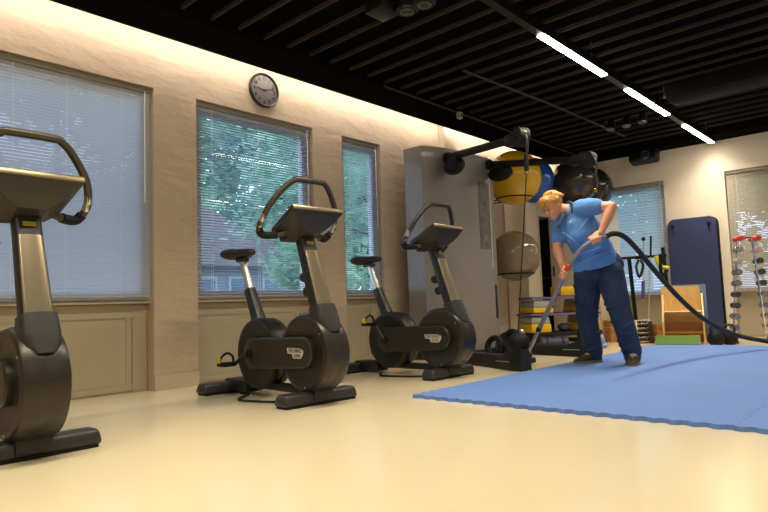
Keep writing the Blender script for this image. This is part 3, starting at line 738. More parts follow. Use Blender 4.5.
# ================================================================== AEROBIC STEPS
PURP = M('purple_deck', (108, 84, 132), .6, noise=(9, .05)); GREYR = M('grey_riser', (160, 156, 150), .55, noise=(9, .04)); YELR = M('yellow_riser', (222, 178, 12), .5, noise=(9, .04))
SDIR = math.atan2(.87, .5)
def step(z, L, label, gh, yh):
    t = thing('aerobic_step', label, 'aerobic step', (-3.61, 7.18, z), SDIR, 'stacked aerobic steps')
    d = MB().rbox((0, 0, gh + yh + .018), (L, .36, .026), .009, seg=3).build('deck', PURP, t)
    for k in range(5): MB().rbox((0, -.14 + k * .07, gh + yh + .036), (L - .08, .012, .005), .002).build('grip_rib', DARKPL, d)
    for s in (-1, 1):
        a = MB().rbox((s * (L / 2 - .15), 0, yh + gh / 2), (.27, .34, gh - .004), .02, taper=(.93, .95)).build('grey_riser', GREYR, t)
        MB().rbox((s * (L / 2 - .15), 0, yh / 2 + .002), (.285, .35, yh), .012, taper=(.97, .98)).build('yellow_riser', YELR, t)
    return t
lowb = thing('low_platform', 'low black platform under the stacked yellow and grey steps', 'platform', (-3.61, 7.18, 0), SDIR)
MB().rbox((0, 0, .17), (1.02, .40, .05), .015).build('top', RUBBER, lowb)
for s in (-1, 1): MB().rbox((s * .42, 0, .0725), (.1, .36, .145), .015).build('leg', RUBBER, lowb)
step(.196, 1.02, 'lower purple-decked step with grey and yellow risers behind the woman', .095, .105)
step(.435, .94, 'upper purple-decked step with grey and yellow risers behind the woman', .10, .065)
tag(MB().rbox((-3.52, 7.35, .70), (.42, .24, .12), .01, rotm('Z', math.degrees(SDIR))).build('yellow_block', YELR, loc=(-3.52, 7.35, .64)), 'yellow foam block lying on the upper aerobic step', 'block')
tag(MB().ell((-3.58, 7.24, .245), (.08, .08, .05)).build('balance_pad', M('slate_blue', (88, 104, 128), .5, noise=(8, .05)), loc=(-3.58, 7.24, .196)), 'slate blue rounded pad tucked between the risers of the lower step', 'pad')

pa, pb_ = D(541, 343.5, 6.9), D(567, 343.5, 6.9)
rl = thing('rolled_mat', 'rolled navy mat lying behind the right foot of the cable machine', 'mat', ((pa.x + pb_.x) / 2, (pa.y + pb_.y) / 2, 0), world=True)
pa.z = pb_.z = .085
MB().tube([pa, pb_], .085, 24).build('roll', M('navy_roll', (34, 40, 66), .6, noise=(6, .06)), rl)
for q in (.2, .8): MB().tube([pa.lerp(pb_, q - .04), pa.lerp(pb_, q + .04)], .088, 24).build('strap', RUBBER, rl)
# ================================================================== BACK PROPS
WOOD = M('birch_plywood', (222, 178, 104), .5, noise=(5, .1), stretch=(6, 1, 1)); WOODE = M('plywood_dark', (176, 118, 58), .55, noise=(6, .12), stretch=(5, 1, 1))
BLUEE = M('blue_grey_edge', (120, 140, 168), .5, noise=(6, .05)); GREEN = M('green_turf_board', (88, 118, 44), .85, noise=(30, .15), bump=(120, .4))
# wooden box with sloping green board
bx = thing('wooden_box', 'open plywood box with a blue-edged back panel and a green board in front', 'box', (-2.36, 7.99, 0), math.radians(15))
Wd = .5
MB().box((.03, .16, .37), (Wd - .02, .03, .72), rotm('X', -9)).build('blue_edged_back', BLUEE, bx, smooth=0)
MB().box((-.02, .135, .37), (Wd - .06, .012, .69), rotm('X', -9)).build('back_panel', WOOD, bx, smooth=0)
prof = [(-.02, 0), (.16, 0), (.2, .5), (.155, .55), (.11, .5), (.02, .36), (-.04, .25), (-.04, .12)]
for s in (-1, 1):
    MB().prism([(-.22, 0), (.12, 0), (.20, .62), (.12, .60), (-.02, .45), (-.14, .36), (-.19, .28), (-.2, .16)], (s * (Wd / 2 - .03) - .011, 0, 0), (0, 1, 0), (0, 0, 1), (.022, 0, 0)).build('side_panel', WOOD, bx, smooth=0)
MB().box((0, -.02, .34), (Wd - .08, .2, .02), rotm('X', -38)).build('sloped_front', WOOD, bx, smooth=0)
MB().box((0, .0, .14), (Wd - .08, .2, .02)).build('shelf', WOODE, bx, smooth=0)
MB().box((0, .09, .23), (Wd - .08, .015, .2)).build('inner_back', WOODE, bx, smooth=0)
gb_ = MB().box((-.07, -.335, .06), (Wd - .02, .30, .018), rotm("X", 17)).build('sloping_board', WOOD, bx, smooth=0)
MB().box(Vector((-.07, -.335, .06)) + rotm("X", 17) @ Vector((0, 0, .012)), (Wd - .025, .298, .008), rotm("X", 17)).build('green_surface', GREEN, gb_, smooth=0)
# kettlebells
def kettle(p, s, label, rz):
    t = thing('kettlebell', label, 'kettlebell', p, rz, 'black kettlebells')
    MB().lathe([(.001, 0), (.06 * s, 0), (.095 * s, .03 * s), (.108 * s, .09 * s), (.095 * s, .15 * s), (.06 * s, .185 * s), (.001, .195 * s)], n=28).build('body', RUBBER, t)
    MB().tube(crs([(-.055 * s, 0, .15 * s), (-.07 * s, 0, .22 * s), (-.04 * s, 0, .265 * s), (.04 * s, 0, .265 * s), (.07 * s, 0, .22 * s), (.055 * s, 0, .15 * s)], 5), .017 * s, 10).build('handle', DARKPL, t)
kettle((-1.97, 7.82, 0), .85, 'left black kettlebell beside the green board', .8)
kettle((-1.87, 8.0, 0), .85, 'right black kettlebell between the wooden box and the dumbbell rack', .5)
# hanging exercise mat on the far wall
em = thing('exercise_mat', 'dark navy exercise mat hanging on the far wall', 'mat', (-2.55, YB - .05, .08), world=True)
def rr2(x0, x1, z0, z1, r, n=6):
    out = []
    for cx, cz, a0 in ((x1 - r, z0 + r, -90), (x1 - r, z1 - r, 0), (x0 + r, z1 - r, 90), (x0 + r, z0 + r, 180)):
        for k in range(n + 1):
            a = math.radians(a0 + 90 * k / n); out.append((cx + r * math.cos(a), cz + r * math.sin(a)))
    return out
NAVY = M('navy_foam', (46, 54, 94), .7, noise=(3, .04), bump=(90, .08))
MB().prism(rr2(-2.87, -2.24, .06, 1.70, .09), (0, YB - .065, 0), (1, 0, 0), (0, 0, 1), (0, .03, 0)).build('foam_sheet', NAVY, em, smooth=30, xf=BW)
MB().prism(rr2(-2.885, -2.215, .05, 1.69, .09), (0, YB - .033, 0), (1, 0, 0), (0, 0, 1), (0, .02, 0)).build('backing_sheet', RUBBER, em, smooth=30, xf=BW)
for x in (-2.80, -2.33):
    MB().cyl((x, YB, 1.60), (x, YB - .11, 1.61), .014, n=12).build('hook', DARKPL, em, xf=BW)
    MB().lathe([(.001, 0), (.026, 0), (.026, .012), (.001, .016)], (x, YB - .066, 1.60), rotm('X', 90), 16).build('eyelet', DARKPL, em, xf=BW)
    MB().tube([(x, YB - .07, 1.6), (x + .012, YB - .07, 1.47)], .006, 6).build('cord', DARKPL, em, xf=BW)

# dumbbell rack: leaning pair of posts with dumbbells on pegs
rk = thing('dumbbell_rack', 'chrome A-shaped dumbbell rack before the far window', 'rack', (-1.7, 8.1, 0), world=True)
RD = 7.2
pt = D(738, 238, RD); pb = D(733.5, 343, RD + .12); qt = D(752, 238, RD); qb = D(768, 343, RD + .12)
pb.z = .0; qb.z = .0
for a, b in ((pt, pb), (qt, qb)): MB().tube([b, a], .014, 10).build('post', CHROME, rk)
MB().tube([pt, qt], .012, 8).build('cross_bar', CHROME, rk)
for b in (pb, qb): MB().rbox((b.x, b.y, .015), (.08, .34, .03), .01, rotm('Z', 20)).build('rack_foot', DARKPL, rk)
side = Vector((CR[0][0], CR[1][0], 0)).normalized(); fwd = Vector((-side.y, side.x, 0))
_vd = Vector((pt.x, pt.y, 0)).normalized(); axis = (Vector((_vd.y, -_vd.x, 0)) * .25 - _vd).normalized()
REDM = M('red_vinyl', (214, 58, 40), .35, noise=(6, .04), coat=.3)
SHADES = [M('db_steel', (186, 184, 180), .22, .9, noise=(6, .05)), M('db_grey', (150, 150, 154), .25, .8, noise=(6, .05)), M('db_pinkish', (206, 180, 166), .35, .3, noise=(6, .04)), M('db_dark', (86, 82, 84), .3, .6, noise=(6, .05)), M('db_lilac', (120, 118, 150), .4, .3, noise=(6, .05))]
ordn = ['top', 'second from the top', 'third from the top', 'fourth from the top', 'fifth from the top', 'sixth from the top', 'seventh from the top', 'eighth from the top', 'bottom']
heads = {'left': [None, 0, 2, 1, 1, 3, 3, 1, 4], 'right': [None, 2, 3, 3, 3, 1, 4, 1, 0]}
for sd_, A, B in (('left', pt, pb), ('right', qt, qb)):
    for k in range(9):
        f_ = k * .105 + .01; c = A + (B - A) * f_ + fwd * -.0
        r = .038 if k else .05
        off = -fwd * .03 - side * (.012 if sd_ == 'left' else -.012)
        c = c + off
        if k == 0: lb = 'red round-headed dumbbell on top of the %s post of the rack' % sd_
        else: lb = '%s dumbbell on the %s post of the chrome rack' % (ordn[k], sd_)
        t = thing('dumbbell', lb, 'dumbbell', c, 0, 'dumbbells on the rack')
        m = REDM if k == 0 else SHADES[heads[sd_][k]]
        hl = .035 + .002 * k
        MB().cyl(-axis * .07, axis * .07, .012, n=10).build('handle', CHROME, t)
        for s in (-1, 1):
            cc_ = axis * s * .075
            if k == 0: MB().ell(cc_, (.052, .052, .036), None, 16, 10).build('head', m, t)
            else: MB().lathe([(.001, -hl), (r * .8, -hl), (r, -hl * .6), (r, hl * .6), (r * .8, hl), (.001, hl)], cc_, axis_to(axis), 10).build('head', m, t, smooth=20)
        MB().cyl(-off, -off * .2, .007, n=8).build('rest_peg', CHROME, t)

# accessory stand with bars, straps, tubes
sdp = 8.05
st = thing('accessory_stand', 'black accessory stand with a cross bar in front of the far blind', 'stand', D(640, 341, sdp), world=True)
a0 = D(618, 258.5, sdp); a1 = D(666, 255.5, sdp)
MB().tube([a0, a1], .019, 10).build('cross_bar', RUBBER, st)
MB().rbox((a0 + a1) / 2 + Vector((-.02, .02, 0)), (.16, .05, .05), .01).build('bar_clamp', RUBBER, st)
def drop(p): return Vector((p.x, p.y, .0))
l0 = D(629, 258, sdp); l1 = D(638, 338, sdp + .1)
MB().tube([l0, Vector((l1.x, l1.y, .01))], .026, 10).build('leg', RUBBER, st)
l2 = D(663, 252, sdp); MB().tube([l2 + Vector((0, 0, .06)), Vector((l2.x + .03, l2.y + .05, .01))], .024, 10).build('leg', RUBBER, st)
MB().rbox((l2.x, l2.y, .02), (.1, .2, .03), .01, rotm('Z', 40)).build('base_foot', RUBBER, st)
MB().rbox((l1.x, l1.y, .02), (.1, .2, .03), .01, rotm('Z', 40)).build('base_foot', RUBBER, st)
b = thing('gym_stick', 'thin stick with a round black knob and purple foam sleeve on the accessory stand', 'stick', D(643, 300, sdp - .08), world=True)
MB().tube([D(643.4, 240, sdp - .08), D(643, 300, sdp - .08)], .007, 8).build('rod', STEEL, b)
MB().ell(D(643.4, 239, sdp - .08), .026).build('knob', RUBBER, b); MB().tube([D(643.2, 281, sdp - .08), D(643, 299, sdp - .08)], .022, 12).build('foam_sleeve', M('purple_foam', (92, 78, 140), .7, noise=(8, .05)), b)
b = thing('gym_pole', 'upright pole with black upper grip leaning at the accessory stand', 'stick', D(649, 330, sdp - .08), world=True)
MB().tube([D(650.6, 254, sdp - .08), D(648, 332, sdp - .06)], .009, 8).build('rod', M('pale_wood', (206, 188, 160), .5, noise=(6, .05)), b)
MB().tube([D(650.9, 236, sdp - .08), D(650.6, 257, sdp - .08)], .013, 10).build('grip', RUBBER, b)
s_ = D(639, 262, sdp - .06); tag(MB().tube(crs([s_ + Vector((0, 0, .03)), s_ + Vector((-.04, 0, -.06)), s_ + Vector((-.01, 0, -.2)), s_ + Vector((.05, 0, -.06)), s_ + Vector((.02, 0, .03))], 5), .018, 8).build('hanging_strap', M('olive_black', (38, 42, 26), .7, noise=(8, .1)), loc=s_), 'dark olive strap hanging from the cross bar of the accessory stand', 'strap')
s_ = D(660, 256, sdp - .06)
tag(MB().tube(crs([D(656, 256, sdp - .06), D(658, 263, sdp - .08), D(662, 267, sdp - .08), D(668, 268, sdp - .06)], 5), .028, 10).build('resistance_band', M('neon_yellow', (210, 204, 30), .5, noise=(8, .05)), loc=s_), 'bright yellow resistance band hanging on the accessory stand', 'resistance band')
tag(MB().tube(crs([D(661, 254, sdp - .1), D(660.5, 268, sdp - .1), D(663, 276, sdp - .1), D(667, 270, sdp - .1)], 5), .024, 10).build('black_strap', RUBBER, loc=s_), 'black strap hanging beside the yellow band on the accessory stand', 'strap')
# small white stand with dark hand weights
wr = thing('weight_stand', 'small white stand holding rows of little dark hand weights', 'rack', D(642, 343, 7.75), math.radians(43))
wr.location.z = 0
for s in (-1, 1): MB().rbox((s * .085, 0, .15), (.02, .14, .30), .004).build('upright', M('white_laminate', (226, 216, 196), .5, noise=(5, .02)), wr)
MB().rbox((0, .05, .15), (.16, .015, .29), .003).build('back_panel', M('white_laminate', (226, 216, 196)), wr)
hwm = [RUBBER, RUBBER, DARKG, RUBBER, M('purple_db', (84, 70, 130), .5, noise=(6, .05))]
for k in range(5):
    z = .27 - k * .058
    MB().rbox((0, 0, z - .018), (.15, .12, .01), .002).build('shelf', M('white_laminate', (226, 216, 196)), wr)
rowname = ['top', 'second', 'middle', 'fourth', 'bottom']
for k in range(5):
    for s in (-1, 1):
        z = .27 - k * .058
        p = Matrix.Rotation(math.radians(43), 3, 'Z') @ Vector((s * .036, -.02, 0)) + wr.location
        t = thing('hand_weight', '%s little hand weight on the %s shelf of the white stand' % ('left' if s < 0 else 'right', rowname[k]), 'dumbbell', (p.x, p.y, z - .012), math.radians(43), 'little hand weights in the white stand')
        MB().cyl((0, -.04, .014), (0, .04, .014), .008, n=8).build('handle', DARKG, t)
        for q in (-1, 1): MB().lathe([(.001, -.012), (.015, -.012), (.015, .012), (.001, .012)], (0, q * .038, .014), rotm('X', 90), 8).build('head', hwm[k], t)
tag(MB().rbox(D(650.2, 332, 7.7), (.04, .1, .28), .015, rotm('Z', 43)).build('foam_roller', M('dark_brown_foam', (58, 50, 46), .7, noise=(6, .08)), loc=D(651.5, 342, 7.7)), 'narrow upright dark foam bar beside the white weight stand', 'foam bar')
def crate(p, sx, sy, sz, rz, label):
    t = thing('wooden_crate', label, 'crate', (p.x, p.y, 0), rz, 'wooden crates on the floor')
    for s in (-1, 1):
        for k in range(3):
            h = sz / 3; MB().rbox((0, s * (sy / 2 - .008), h * k + h / 2), (sx, .016, h - .008), .002).build('board', WOODE, t)
            MB().rbox((s * (sx / 2 - .008), 0, h * k + h / 2), (.016, sy - .034, h - .008), .002).build('board', WOODE, t)
    MB().rbox((0, 0, .012), (sx - .034, sy - .034, .014), .002).build('bottom', WOODE, t)
crate(D(618, 335, 8.25), .3, .28, .29, math.radians(43), 'wooden crate behind the woman\'s legs')
crate(D(660, 335, 7.72), .15, .2, .25, math.radians(43), 'wooden crate between the foam bar and the plywood box')
lbm = M('pale_board', (214, 192, 156), .55, noise=(4, .05), stretch=(1, 1, .2))
for k, (px_, tl) in enumerate(((602.5, 4), (607.5, 5))):
    p = D(px_ + 2.5, 336, 8.4); p.z = .62
    tag(MB().rbox(p, (.085, .022, 1.2), .004, rotm('Z', 43) @ rotm('X', -3)).build('leaning_board', lbm, loc=(p.x, p.y, 0.02)), ('left' if k == 0 else 'right') + ' pale board leaning upright behind the woman\'s legs', 'board')
tag(MB().ell(D(602, 341, 6.25), (.03, .03, .06)).ell(D(602, 341, 6.25) + Vector((.01, .01, -.05)), (.04, .04, .03)).build('cleaning_cloth', M('pale_blue_cloth', (150, 172, 206), .8, noise=(8, .08)), loc=D(602, 346, 6.25)), 'crumpled pale blue cloth on the mat behind the woman\'s rear foot', 'cloth')

# ================================================================== PERSON
def remesh(mb, name, mat, parent, voxel=.007, smooth=6, factor=.5, cut=None):
    me = mb.mesh(name, None, 0); o = bpy.data.objects.new(name, me); COL.objects.link(o)
    r = o.modifiers.new('r', 'REMESH'); r.mode = 'VOXEL'; r.voxel_size = voxel; r.adaptivity = 0
    s = o.modifiers.new('s', 'SMOOTH'); s.factor = factor; s.iterations = smooth
    bpy.context.view_layer.update()
    me2 = bpy.data.meshes.new_from_object(o.evaluated_get(bpy.context.evaluated_depsgraph_get()))
    bpy.data.objects.remove(o); me2.name = name
    if cut:
        bm = bmesh.new(); bm.from_mesh(me2); g = bm.verts[:] + bm.edges[:] + bm.faces[:]
        r_ = bmesh.ops.bisect_plane(bm, geom=g, plane_co=cut[0], plane_no=cut[1], clear_outer=True)
        ed = [e for e in r_['geom_cut'] if isinstance(e, bmesh.types.BMEdge)]
        bmesh.ops.contextual_create(bm, geom=ed); bm.to_mesh(me2); bm.free()
    me2.materials.clear(); me2.materials.append(mat); me2.shade_smooth()
    o = bpy.data.objects.new(name, me2); COL.objects.link(o); o.parent = parent
    if parent.get('_world'): o.matrix_parent_inverse = parent.matrix_basis.inverted()
    return o
SKIN = M('skin', (226, 160, 124), .5, noise=(14, .06)); SHIRT = M('blue_polo', (98, 146, 212), .85, noise=(5, .05), bump=(14, .5), spec=.2)
SHIRTD = M('navy_collar', (26, 40, 82), .8, noise=(5, .05)); JEAN = M('dark_denim', (52, 63, 88), .85, noise=(9, .18), bump=(16, .7), spec=.2); HAIR = M('blond_hair', (206, 150, 74), .55, noise=(40, .3), bump=(60, .6), stretch=(1, 1, 1))
SHOE = M('brown_shoe', (58, 46, 36), .6, noise=(16, .1)); SHOEL = M('shoe_light', (178, 166, 150), .6, noise=(16, .06)); SOLE = M('shoe_sole', (120, 104, 84), .7, noise=(10, .05))
pe = thing('person', 'woman in a blue polo shirt and dark jeans bending over a vacuum tube', 'person', (-2.2, 5.3, TH), world=True)
pel = D(598, 270, 5.36); bel = D(594, 252, 5.34); che = D(581, 229, 5.31); nb = D(572, 211, 5.31)
rsh = D(560, 221, 5.43); lsh = D(591, 207, 5.17)
rel = D(557.5, 249, 5.36); rwr = D(563, 266, 5.27); lel = D(612, 206.5, 5.06); lwr = D(601.5, 232, 5.04)
rhip = D(588, 276, 5.42); lhip = D(609, 273, 5.29); rkn = D(586.5, 315, 5.42); lkn = D(620.5, 313, 5.20)
ran = D(593.5, 351, 5.45); lan = D(632, 351, 5.20)
hc = D(552.5, 206, 5.27)
# head axes: face looks left, down and a little toward the camera
IR = Vector(CR[:, 0]); IU = Vector(CR[:, 1]); IF = Vector(-CR[:, 2])       # image right / up / away
hf = (IR * -.74 + IU * -.56 - IF * .35).normalized()
hu = (IR * -.50 + IU * .84 - IF * .08); hu = (hu - hf * hu.dot(hf)).normalized(); hr = hf.cross(hu).normalized()
Rh = Matrix((hr, hf, hu)).transposed()           # local x right, y forward, z up
def H(x, y, z): return hc + hr * x + hf * y + hu * z
b = MB()
b.ell(H(0, -.012, .028), (.073, .092, .088), Rh, 24, 16)                    # skull
b.ell(H(0, .022, -.03), (.06, .066, .078), Rh, 20, 14)                      # face
b.ell(H(0, .062, -.088), (.028, .024, .022), Rh)                            # chin
b.cap(H(.0, .085, .0), H(0, .105, -.034), .010, .014)                       # nose
for s in (-1, 1):
    b.ell(H(s * .034, .07, -.03), (.022, .02, .02), Rh)                     # cheek
    b.cap(H(s * .015, .084, .02), H(s * .05, .066, .018), .010, .009)       # brow
    b.ell(H(s * .074, -.01, -.012), (.009, .02, .032), Rh)                  # ear
b.cap(H(-.018, .083, -.062), H(.018, .083, -.062), .008); b.cap(H(-.016, .08, -.073), H(.016, .08, -.073), .008)   # lips
b.cap(H(0, -.03, -.06), nb + IU * -.005, .056, .06)                          # neck
b.cap(nb, che, .075, .12); b.cap(che, bel, .125, .125); b.cap(bel, pel, .12, .13)
for sh, el, wr_ in ((rsh, rel, rwr), (lsh, lel, lwr)):
    b.cap(nb, sh, .06, .058); b.cap(sh, el, .05, .041); b.cap(el, el.lerp(wr_, .35), .042, .043); b.cap(el.lerp(wr_, .35), wr_, .043, .027)
for hp, kn, an in ((rhip, rkn, ran), (lhip, lkn, lan)):
    b.cap(pel, hp, .1, .09); b.cap(hp, kn, .085, .058); b.cap(kn, an, .056, .04)
# vacuum tube axis, so that the hands can close round it
T0 = D(606, 236.5, 5.02); T1 = D(597, 239, 5.02); T2 = D(584, 246.5, 5.04); T3 = D(573.5, 259, 5.08); T4 = D(566, 272, 5.14); T6 = D(524, 361, 5.62)
def hand(b, wr_, grip, tdir, palm_dir):
    """palm beside the tube at grip, four fingers wrapping round it and a thumb along it"""
    t = tdir.normalized(); p = (palm_dir - t * palm_dir.dot(t)).normalized(); q = t.cross(p)
    pc = grip + p * .038
    b.cap(wr_, pc + (wr_ - pc) * .25, .027, .026)
    for k in range(4):
        o = t * (.034 - k * .0225)
        b.cap(pc + o * .8 + (wr_ - pc).normalized() * .01, pc + o, .017, .015)
    L = (.9, 1.0, .96, .8)
    for k in range(4):
        o = t * (.034 - k * .0225); r = .0098 if k < 3 else .0085
        pts = [pc + o, grip + o + p * .026 + q * .026, grip + o - p * .006 + q * .034 * L[k], grip + o - p * .029 + q * .012, grip + o - p * .024 - q * .012 * L[k]]
        for a_, c_ in zip(pts, pts[1:]): b.cap(a_, c_, r, r * .95, 10)
    th = [pc + t * .03 - q * .008, grip + t * .052 + p * .024 - q * .024, grip + t * .058 - p * .006 - q * .032, grip + t * .06 - p * .026 - q * .014]
    for (a_, c_), r in zip(zip(th, th[1:]), (.0135, .0115, .0105)): b.cap(a_, c_, r, r * .93, 10)
g1 = T1.lerp(T2, .15); g2 = D(564.5, 274.5, 5.15)
hand(b, lwr, g1, (T0 - T2), (lwr - g1))
hand(b, rwr, g2, (T3 - T6), (rwr - g2))
remesh(b, 'body', SKIN, pe, .0055, 5)
# eyes and mouth line
EYE = M('eye', (60, 46, 40), .3, noise=(8, .05))
for s in (-1, 1):
    MB().ell(H(s * .031, .080, .002), (.013, .006, .006), Rh, 12, 8).build('eye', EYE, pe)
MB().cap(H(-.017, .0885, -.0675), H(.017, .0885, -.0675), .003, n=8).build('mouth', M('lips', (176, 96, 84), .5, noise=(8, .05)), pe)
# hair: short, swept
hb_ = MB()
hb_.ell(H(0, -.026, .042), (.083, .094, .088), Rh, 24, 16)
hb_.ell(H(0, .045, .075), (.066, .055, .045), Rh, 20, 12)
rnd = random.Random(3)
for k in range(70):
    a = rnd.uniform(-1, 1) * 1.9; e = rnd.uniform(.0, 1.35)
    d = Vector((math.sin(a) * math.cos(e), -math.cos(a) * math.cos(e) * (1 if rnd.random() < .75 else -.6), math.sin(e)))
    p = hc + Rh @ Vector((d.x * .078, d.y * .09 - .02, d.z * .085 + .04)); tdir = (Rh @ Vector((d.x * .3 + rnd.uniform(-.3, .3), d.y * .5 - .2, -.6 + rnd.uniform(-.3, .6)))).normalized()
    hb_.cap(p, p + tdir * rnd.uniform(.03, .05), .012, .005, 8)
for k in range(12):
    x = -.06 + k * .011; hb_.cap(H(x, .055, .085), H(x * 1.15 + .005, .098 - abs(x) * .4, .045 + rnd.uniform(-.012, .01)), .014, .005, 8)
remesh(hb_, 'hair', HAIR, pe, .0055, 2)
# polo shirt
s_ = MB()
s_.cap(nb + IU * -.02 + IR * .01, che, .098, .158); s_.cap(che, bel, .165, .172); s_.cap(bel, pel + IU * .02, .172, .185)
s_.ell(che.lerp(bel, .28) - IR * .045 - IF * .05 - IU * .01, (.135, .135, .125))          # bust
s_.ell(che.lerp(bel, .15) + IR * .03 + IF * .06, (.14, .14, .15))
s_.cap(lsh.lerp(nb, .5), lsh, .088, .08); s_.cap(lsh, lsh.lerp(lel, .25), .078, .074)
s_.cap(rsh.lerp(nb, .4), rsh, .085, .076); s_.cap(rsh, rsh.lerp(rel, .62), .074, .068)
s_.cap(pel + IR * -.10 + IU * .02, pel + IR * .085 + IU * .04, .125, .135)
for (a_, b_, r_) in ((D(563, 232, 5.16), D(581, 246, 5.12), .014), (D(590, 215, 5.12), D(577, 236, 5.10), .012), (D(596, 222, 5.14), D(600, 246, 5.14), .014), (D(583, 254, 5.12), D(604, 247, 5.13), .013), (D(580, 263, 5.14), D(608, 251, 5.14), .014), (D(594, 262, 5.14), D(618, 250, 5.16), .013), (D(603, 232, 5.15), D(612, 246, 5.18), .013)):
    s_.cap(a_.lerp(b_, .0) + IF * .02, a_.lerp(b_, .5) + IF * .012, r_ * .5, r_); s_.cap(a_.lerp(b_, .5) + IF * .012, b_ + IF * .02, r_, r_ * .5)
h0 = D(575, 273, 5.3); h1 = D(623, 257, 5.3); hn = (h1 - h0).cross(IF + IU * .12).normalized()
if hn.z > 0: hn = -hn
sho = remesh(s_, 'polo_shirt', SHIRT, pe, .009, 6, cut=(h0, hn))
cl_ = MB(); n_ = (H(0, -.03, -.06) - nb).normalized(); ca_ = nb + n_ * .035; ux = n_.orthogonal().normalized(); uy = n_.cross(ux)
ring = [ca_ + (ux * math.cos(k / 18 * 2 * PI) + uy * math.sin(k / 18 * 2 * PI)) * .076 for k in range(18)]
cl_.tube(ring, .014, 8, True)
cpl = D(559, 226, 5.16)
cl_.cap(ca_ - IR * .05 - IF * .05 - IU * .02, cpl, .016, .012)
cl_.build('collar', SHIRTD, sho, smooth=60)
from mathutils.bvhtree import BVHTree
_bv = BVHTree.FromPolygons([v.co for v in sho.data.vertices], [tuple(p.vertices) for p in sho.data.polygons])
_o = Vector(CAM); _h = _bv.ray_cast(_o, (D(571.5, 220.5, 5) - _o).normalized()); lgp = _h[0] if _h[0] else D(571.5, 220.5, 5.15); MB().box(lgp, (.052, .006, .016), frame4((0, 0, 0), IR * .72 + IU * .69, IF).to_3x3()).build('chest_logo', M('logo_white', (236, 240, 246), .6, noise=(8, .02)), sho, smooth=0)
# jeans
j = MB()
j.cap(pel + IR * -.055 - IU * .005, pel + IR * .075 + IU * .035, .150, .150)
for hp, kn, an, off in ((rhip, rkn, ran, 0), (lhip, lkn, lan, 0)):
    j.cap(hp, kn, .128, .094); j.cap(kn, an + IU * .0, .094, .082); j.cap(an, Vector((an.x, an.y, .085)), .080, .072)
rf = random.Random(5)
for hp, kn, an in ((rhip, rkn, ran), (lhip, lkn, lan)):
    for (a_, b_, q, rad_) in [(hp, kn, q, .128 - .034 * q) for q in (.12, .25, .72, .84, .95)] + [(kn, an, q, .094 - .012 * q) for q in (.06, .16, .3, .5, .68, .8, .9, .98)]:
        c = a_.lerp(b_, q); ax_ = (b_ - a_).normalized(); ux_ = ax_.orthogonal().normalized(); uy_ = ax_.cross(ux_); ph = rf.random() * 6.28; tl = rf.uniform(-.5, .5); span = rf.uniform(1.6, 3.2)
        pts = [c + (ux_ * math.cos(ph + span * (k / 8 - .5)) + uy_ * math.sin(ph + span * (k / 8 - .5))) * (rad_ - .001) + ax_ * tl * rad_ * (k / 8 - .5) for k in range(9)]
        j.tube(pts, [.004 + .010 * math.sin(PI * k / 8) for k in range(9)], 8)
jo = remesh(j, 'jeans', JEAN, pe, .008, 3)
# shoes
def shoe(heel, toe, nm):
    heel = Vector((heel.x, heel.y, TH)); toe = Vector((toe.x, toe.y, TH)); d = (toe - heel).normalized(); n = Vector((-d.y, d.x, 0)); L = .265
    heel = (heel + toe) / 2 - d * L / 2
    rings = []; so = []
    for q, hw, h in ((0, .022, .055), (.02, .036, .085), (.07, .041, .095), (.12, .042, .085), (.17, .048, .062), (.215, .048, .048), (.25, .035, .036), (.265, .014, .026)):
        c = heel + d * q; rings.append([c + n * hw * math.copysign(abs(math.cos(a)) ** .7, math.cos(a)) + Vector((0, 0, .014 + (h - .014) * (.5 + .5 * math.sin(a)))) for a in [2 * PI * k / 14 for k in range(14)]])
        so.append([c - n * (hw + .005), c + n * (hw + .005), c + n * (hw + .005) + Vector((0, 0, .02)), c - n * (hw + .005) + Vector((0, 0, .02))])
    s = MB().loft(rings).build('shoe', SHOE, pe, smooth=60); MB().loft(so).build('sole', SOLE, s)
    for k in range(4):
        q = .105 + k * .022; h = .09 - k * .009; c = heel + d * q + Vector((0, 0, h)); MB().tube([c - n * .026 - Vector((0, 0, .01)), c, c + n * .026 - Vector((0, 0, .01))], .004, 6).build('lace', SHOEL, s)
    MB().ell(heel + d * .10 + Vector((0, 0, .078)), (.05, .036, .026), rotm('Z', math.degrees(math.atan2(d.y, d.x)))).build('tongue', SHOEL, s)
ra0 = Vector((ran.x, ran.y, 0)); la0 = Vector((lan.x, lan.y, 0)); side_ = Vector((IR.x, IR.y, 0)).normalized(); away_ = Vector((IF.x, IF.y, 0)).normalized()
shoe(ra0 + side_ * .06, ra0 - side_ * .19 - away_ * .05, 'r')
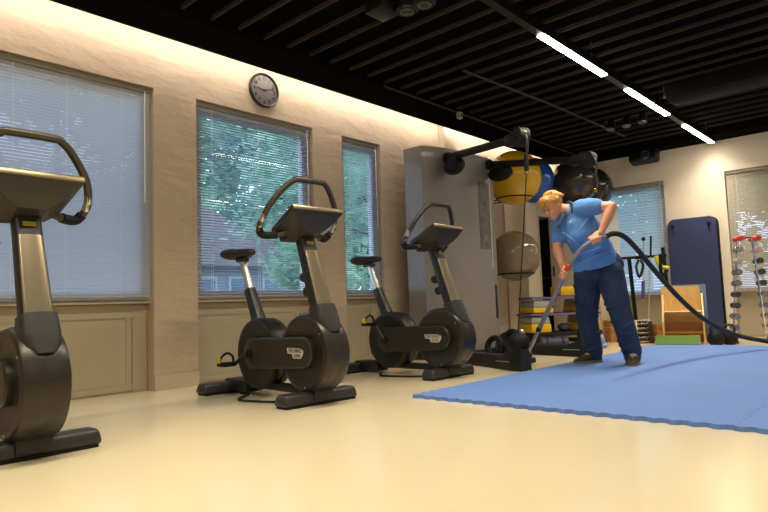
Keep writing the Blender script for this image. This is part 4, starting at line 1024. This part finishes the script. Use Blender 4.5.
shoe(la0 + side_ * .05 + away_ * .06, la0 - side_ * .10 - away_ * .2, 'l')

# ================================================================== VACUUM
vc = thing('vacuum_wand', 'grey vacuum tube with an orange collar held by the woman', 'vacuum cleaner', (T6.x, T6.y, 0), world=True)
PIPE = M('grey_pipe', (150, 146, 150), .35, .45, noise=(9, .04)); ORG = M('orange_plastic', (222, 84, 40), .45, noise=(8, .04))
MB().tube(crs([T0, T1, T2, T3, T4], 6), .0185, 14).build('bent_handle', PIPE, vc)
MB().tube([T4, T4.lerp(T6, .62)], .0205, 14).build('upper_pipe', PIPE, vc)
MB().tube([T4.lerp(T6, .60), T6], .0175, 14).build('lower_pipe', PIPE, vc)
dT = (T6 - T4).normalized(); MB().tube([T4 - dT * .075, T4 - dT * .02], .027, 16).build('orange_collar', ORG, vc)
MB().tube([T4.lerp(T6, .60), T4.lerp(T6, .64)], .025, 14).build('pipe_lock', DARKPL, vc)
MB().tube([T4.lerp(T6, .9), T6], .025, 14).build('neck', DARKPL, vc)
nd = Vector((dT.x, dT.y, 0)).normalized()
hd = Vector((T6.x, T6.y, 0)) + nd * .05
MB().rbox(hd + Vector((0, 0, .035)), (.11, .30, .055), .02, rotm('Z', math.degrees(math.atan2(nd.y, nd.x)))).build('floor_nozzle', DARKPL, vc)
HOSE = M('black_hose', (30, 28, 26), .6, noise=(30, .05))
hp_ = [T0 - (T1 - T0) * .0, D(614, 233.5, 5.03), D(624, 236.5, 5.08), D(636, 248, 5.18), D(650, 265, 5.3), D(668, 286, 5.45), D(690, 308, 5.6), D(712, 324, 5.75), D(738, 335.5, 5.9), D(765, 341, 6.05), Vector((-.95, 7.0, .055)), Vector((-.3, 7.1, .05)), Vector((.5, 6.8, .05))]
pth = crs(hp_, 22); rad = [.021 + (.0022 if i % 2 else 0) for i in range(len(pth))]
ho = tag(MB().tube(pth, rad, 12).build('vacuum_hose', HOSE, loc=(-1.0, 7.0, TH), smooth=60), 'ribbed black vacuum hose arching from the woman\'s hand down to the mat', 'hose')

for o in bpy.data.objects:
    if '_world' in o: del o['_world']
